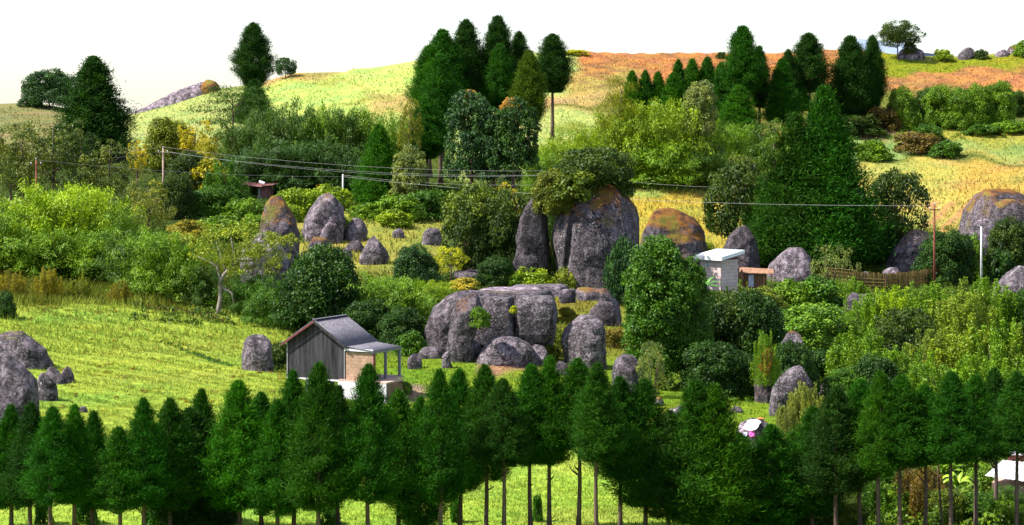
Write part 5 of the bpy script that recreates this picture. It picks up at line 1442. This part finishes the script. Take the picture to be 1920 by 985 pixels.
# banana plant beside the block hut
D_ = 208.0
ban = empty("banana_plant", (PX(1322, D_), D_, PZ(560, D_))); tag(ban, "banana plant with broad leaves beside the block hut's wall", "banana plant")
mb = MB(); mb.tube([(0, 0, -0.5), (0.05, 0, 1.4)], [0.14, 0.1], 7); mb.build("stem", flat_mat("banana_stem", (0.16, 0.2, 0.05), 0.6), ban, True)
M_BAN = flat_mat("banana_leaf", (0.07, 0.20, 0.02), 0.4, 0.4, 0.2)
def banana_leaf(a, L, up, wd):
    mb = MB(); vs = []; fs = []
    for i in range(7):
        t = i / 6; r_ = L * t; z = 1.3 + up * math.sin(t * 2.2) * L - 0.15 * t * t * L; w_ = wd * math.sin(math.pi * min(1, t * 0.9 + 0.08)) ** 0.6
        c, s = math.cos(a), math.sin(a)
        for q, dz in ((-1, 0.10), (0, 0), (1, 0.10)): vs.append((c * r_ - s * q * w_, s * r_ + c * q * w_, z - dz * abs(q)))
    for i in range(6):
        for q in range(2): k = i * 3 + q; fs.append((k, k + 1, k + 4, k + 3))
    mb.add(vs, fs); return mb
for a, L, up, wd in ((0.1, 1.7, 0.35, 0.26), (0.5, 1.4, 0.7, 0.24), (-0.5, 1.5, 0.15, 0.26), (2.6, 1.3, 0.5, 0.24), (1.6, 1.3, 0.9, 0.22), (-1.4, 1.2, 0.4, 0.24)):
    banana_leaf(a, L, up, wd).build("leaf", M_BAN, ban, True)
# banana-like plant, lower right
D_ = 103.0
ban = empty("banana_plant", (PX(1795, D_), D_, gz(PX(1795, D_), D_))); tag(ban, "bright yellow-green banana-like plant seen between trunks at lower right", "banana plant")
mb = MB(); mb.tube([(0, 0, -0.3), (0, 0, 1.35)], [0.07, 0.05], 7); mb.build("stem", bpy.data.materials["banana_stem"], ban, True)
M_BAN2 = flat_mat("young_banana_leaf", (0.26, 0.42, 0.02), 0.4, 0.4, 0.15)
for a, L, up, wd in ((0.1, .8, 0.6, 0.1), (0.9, .7, 0.9, 0.1), (-0.7, .8, 0.5, 0.1), (2.6, .75, 0.7, 0.1), (3.5, .8, 0.5, 0.1), (-1.6, .7, 0.7, 0.1), (1.8, .7, 0.9, 0.1), (4.1, .8, .9, .1)):
    banana_leaf(a, L, up, wd).build("leaf", M_BAN2, ban, True)

# ------------------------------------------------------------------ ruined shed on the left slope
D_ = hit(487, 372)
ru = empty("ruined_shed", (PX(480, D_), D_, gz(PX(480, D_), D_) - 0.2), R(-12)); tag(ru, "ruined shed with a sagging rust-red roof above the peaked boulder", "shed")
M_RR = flat_mat("rust_red_tin", (0.20, 0.085, 0.085), 0.7, 0.2, 0.35, 2.0)
mb = MB(); mb.box((1.2, 0.8, 0.75), (1.5, 1.2, 1.9)); mb.build("wall", M_RR, ru)
mb = MB(); mb.box((0.42, 0.2, 0.7), (0.28, 0.3, 1.7)); mb.build("post", M_GREYW, ru)
corr_sheet((-1.9, -0.4, 2.05), (-1.9, 1.9, 2.35), (0.9, -0.4, 1.75), (0.9, 1.9, 2.2), 9, 0.03).build("roof_sheet", M_RR, ru, True)
corr_sheet((0.8, -0.4, 1.85), (0.8, 1.9, 2.2), (2.4, -0.4, 2.0), (2.4, 1.9, 2.2), 6, 0.03).build("roof_sheet", M_RR, ru, True)
mb = MB(); mb.hexa([(0.5, -0.3, 2.3), (1.2, -0.3, 2.1), (1.2, 0.2, 2.15), (0.4, 0.2, 2.5), (0.5, -0.3, 2.42), (1.2, -0.3, 2.3), (1.2, 0.2, 2.35), (0.4, 0.2, 2.62)]); mb.build("loose_board", M_WHITEW, ru)

# ------------------------------------------------------------------ white-roofed house, lower right
D_ = 108.0
hs = empty("white_roofed_house", (PX(1848, D_), D_, gz(PX(1848, D_), D_)), R(0)); tag(hs, "house with a large white sheet roof at lower right behind the trunks", "house")
k_ = F / D_
def hp(px, py, dy): return (PX(px, D_ + dy) - PX(1848, D_), dy, PZ(py, D_ + dy) - gz(PX(1848, D_), D_))
corr_sheet(hp(1880, 863, 2.4), hp(1847, 892, 0), hp(2060, 874, 2.4), hp(2060, 923, 0), 24, 0.02).build("roof", M_WROOF, hs, True)
mb = MB(); mb.hexa([hp(1860, 1010, 0.5), hp(2040, 1010, .5), hp(2040, 1000, 4), hp(1868, 1000, 4), hp(1860, 905, .5), hp(2040, 925, .5), hp(2040, 880, 4), hp(1878, 885, 4)]); mb.build("wall", M_PINK, hs)
mb = MB(); mb.hexa([hp(1890, 868, 2.45), hp(2060, 877, 2.45), hp(2060, 877, 3), hp(1890, 868, 3), hp(1890, 852, 2.45), hp(2060, 855, 2.45), hp(2060, 855, 3), hp(1890, 852, 3)]); mb.build("upper_wall", flat_mat("brick_red", (0.30, 0.10, 0.08), 0.9, 0.1, 0.3, 5.0), hs)
corr_sheet(hp(1905, 838, 5.0), hp(1888, 853, 2.3), hp(2060, 840, 5.0), hp(2060, 857, 2.3), 18, 0.02).build("upper_roof", M_WROOF, hs, True)

# ------------------------------------------------------------------ woven fence
M_FEN = flat_mat("woven_cane", (0.17, 0.125, 0.045), 0.95, 0.05, 0.3, 4.0)
def woven_fence(pts, label, hgt=1.8):
    """pts: (px, row of the foot)"""
    P = []
    for px, py in pts:
        D = hit(px, py); P.append(Vector((PX(px, D), D, gz(PX(px, D), D))))
    fe = empty("woven_fence", P[0]); tag(fe, label, "fence")
    weave = MB(); rg = random.Random(9); o = P[0]
    tot = 0
    for a, b in zip(P, P[1:]):
        L = (b - a).length; n = max(2, int(L / 0.09))
        for i in range(n):
            p = a.lerp(b, i / n) - o; h = hgt * rg.uniform(0.94, 1.06)
            weave.box((p.x + rg.uniform(-.02, .02), p.y + 0.05 * (-1) ** i, p.z + h / 2 - .1), (0.10, 0.03, h), rg.uniform(-.3, .3))
        for z in (0.3, 0.7, 1.05):
            weave.tube([a - o + Vector((0, -.09, z)), b - o + Vector((0, -.09, z))], 0.035, 5)
    w = weave.build("weave", M_FEN, fe); w["kind"] = "stuff"
    for p in P:
        q = p - o
        MB().box((q.x, q.y - 0.12, q.z + 0.65), (0.10, 0.10, 1.7)).build("post", M_BRN, fe)
woven_fence([(1600, 540), (1660, 541), (1700, 538), (1750, 532), (1800, 529), (1832, 527)], "woven cane fence running in front of the red power pole")
woven_fence([(1548, 520), (1580, 523), (1606, 526)], "short woven cane fence right of the dome boulder", 1.0)
woven_fence([(1284, 470), (1302, 466)], "small piece of cane fence by the lime shrub behind block hut", 0.9)

# ------------------------------------------------------------------ poles and wires
M_CONC = flat_mat("pale_concrete", (0.62, 0.61, 0.62), 0.8, 0.2, 0.15, 2.0)
M_RPOLE = flat_mat("rusted_pole", (0.22, 0.06, 0.035), 0.7, 0.3, 0.25, 3.0)
M_WIRE = flat_mat("aluminium_wire", (0.40, 0.40, 0.38), 0.5, 0.5, 0.05)
M_INS = flat_mat("porcelain", (0.7, 0.66, 0.7), 0.3, 0.5, 0.05)
def pole(px, base, top, mat, r, label, arm=True, D=None, armc=None):
    D = D or hit(px, base); x, y = PX(px, D), D; z0 = gz(x, y); H = PZ(top, D) - z0
    po = empty("power_pole", (x, y, z0)); tag(po, label, "power pole")
    MB().tube([(0, 0, -0.5), (0, 0, H * .5), (0, 0, H)], [r * 1.2, r, r * 0.8], 8).build("shaft", mat, po, True)
    if arm:
        MB().box((0, -0.12, H - 0.55), (1.3, 0.09, 0.10), R(20)).build("crossarm", armc or mat, po)
        for u in (-0.55, 0.0, 0.55):
            zb = H - 0.50 if u else H
            MB().tube([(u * .94, -0.12 + u * .34, zb), (u * .94, -0.12 + u * .34, zb + 0.12), (u * .94, -0.12 + u * .34, zb + 0.22)], [0.03, 0.07, 0.05], 6).build("insulator", M_INS, po, True)
    return Vector((x, y - 0.12, z0 + H))
pA = pole(306, 385, 278, M_PINK, 0.12, "pale power pole among yellow-flowered trees on the left slope")
pB = pole(643, 392, 327, M_CONC, 0.13, "short white concrete pole beside the egg-shaped boulder", arm=False)
pC = pole(1752, 530, 384, M_RPOLE, 0.12, "rust-red power pole rising over the woven fence", D=221)
pD = pole(1840, 532, 425, M_CONC, 0.11, "white concrete pole in front of the massive right boulder", arm=False, D=223)
pE = pole(68, 400, 300, M_RPOLE, 0.11, "thin rust-red pole among the grey-olive trees at left", D=236)
pF = pole(1036, 400, 322, M_RPOLE, 0.12, "pole top showing left of the tree on the huge boulder", D=256)
pG = Vector((PX(1372, 245), 245, PZ(352, 245)))
def wire(a, b, sag, label, r=0.010):
    a, b = Vector(a), Vector(b); pts = []
    for i in range(25):
        t = i / 24; p = a.lerp(b, t); p.z -= sag * 4 * t * (1 - t); pts.append(p - a)
    o = MB().tube(pts, r, 5).build("power_line", M_WIRE, None, True, a); tag(o, label, "power line", "power lines across the slope")
V3 = Vector
wire(pA + V3((0, 0, 0.15)), pF + V3((0, 0, 0.1)), 0.9, "upper wire from the left pale pole to the pole behind the huge boulder")
wire(pA + V3((-.4, 0, -0.4)), pF + V3((-.4, 0, -.4)), 1.0, "middle wire from the left pale pole to the pole behind the huge boulder")
wire(pA + V3((.4, 0, -0.4)), pF + V3((.4, 0, -.4)), 1.25, "lowest wire from the left pale pole to the pole behind the huge boulder")
wire(pA + V3((0, 0, 0.1)), V3((PX(-60, 262), 262, PZ(292, 262))), 0.5, "wire running left from the left pale pole")
wire(pA + V3((-.4, 0, -0.5)), V3((PX(-60, 262), 262, PZ(312, 262))), 0.4, "lower wire running left from the left pale pole")
wire(pE, pB + V3((0, 0, -0.3)), 0.5, "wire from the thin red pole to the short white pole")
wire(pB + V3((0, 0, -.3)), pC + V3((0, 0, -.1)), 1.0, "long wire from the short white pole past huge boulder to the rust-red pole")
wire(pF + V3((.4, 0, 0)), pG, 0.4, "wire from the pole behind the huge boulder into the grey-green tree")
wire(pB + V3((0, 0, -.1)), pF + V3((0, 0, -1.6)), 0.5, "low slack wire from the short white pole toward the huge boulder", 0.01)
wire(pC + V3((0, 0, -.4)), pD + V3((0, 0, -.2)), 0.6, "slack wire from the rust-red pole to the right white pole", 0.016)

# ------------------------------------------------------------------ washing on the flat rock
def rock_top(px, py):
    """point where the washing rock's face or top is seen at a photo pixel"""
    dg = bpy.context.evaluated_depsgraph_get(); dg.update()
    d = Vector(((px - 960) / F, 1.0, -(py - HY) / F)).normalized()
    inv = slab_rock.matrix_world.inverted()
    ok, loc, nr, _ = slab_rock.ray_cast(inv @ Vector((0, 0, CZ)), inv.to_3x3() @ d)
    if ok: return slab_rock.matrix_world @ loc, nr
    D = 128.0; return Vector((PX(px, D), D, PZ(py, D))), Vector((0, -0.3, 1))
def cloth(px, py, w, l, mat, label, seed, name="cloth"):
    p, nr = rock_top(px, py); rg = random.Random(seed)
    q = nr.to_track_quat('Z', 'Y'); n = 9; vs = []; fs = []
    for th in (0.03, 0.0):
        for i in range(n):
            for j in range(n):
                u = (i / (n - 1) - .5); v = (j / (n - 1) - .5); e = 1 - 0.35 * (abs(u) * 2) ** 3 - 0.25 * math.sin(3 * v + seed)
                vs.append(q @ Vector((u * w, v * l * e, 0.05 + th + 0.035 * math.sin(u * 9 + seed) * math.cos(v * 8 + seed * 2))))
    for i in range(n - 1):
        for j in range(n - 1):
            a = i * n + j; fs.append((a, a + n, a + n + 1, a + 1)); b = a + n * n; fs.append((b, b + 1, b + n + 1, b + n))
    for i in range(n - 1):
        for a, b in ((i, i + 1), ((n - 1) * n + i + 1, (n - 1) * n + i)): fs.append((a, b, b + n * n, a + n * n))
        for a, b in (((i + 1) * n, i * n), (i * n + n - 1, (i + 1) * n + n - 1)): fs.append((a, b, b + n * n, a + n * n))
    mb = MB(); mb.add(vs, fs); o = mb.build(name, mat, None, True, p); tag(o, label, "cloth", "laundry on the washing rock")
bpy.context.view_layer.update()
cloth(1412, 797, 1.0, 0.9, flat_mat("white_cloth", (0.85, 0.82, 0.82), 0.9, 0.1, 0.06), "white cloth spread out on top of washing rock", 1)
cloth(1410, 815, 0.34, 0.4, flat_mat("pink_cloth", (0.70, 0.12, 0.45), 0.8, 0.1, 0.1), "bright pink cloth hanging on the washing rock's face", 2)
cloth(1413, 788, 0.26, 0.22, flat_mat("black_cloth", (0.015, 0.012, 0.015), 0.8), "black crumpled cloth at the washing rock's back edge", 3)
cloth(1426, 787, 0.4, 0.3, flat_mat("rust_cloth", (0.45, 0.16, 0.05), 0.8), "rust-orange cloth at the washing rock's back edge", 4)
cloth(1398, 815, 0.3, 0.25, flat_mat("lilac_cloth", (0.50, 0.48, 0.72), 0.8), "pale lilac rag on the washing rock's left face", 5)

dupes = {k: v for k, v in LABELS.items() if len(v) > 1}
for k, v in dupes.items(): print("DUP LABEL", k, v)
for k in LABELS:
    if not 4 <= len(k.split()) <= 16: print("LABEL LENGTH", len(k.split()), k)
print("TRIS", sum(len(me.polygons) for me in bpy.data.meshes), "objects", len(bpy.data.objects))
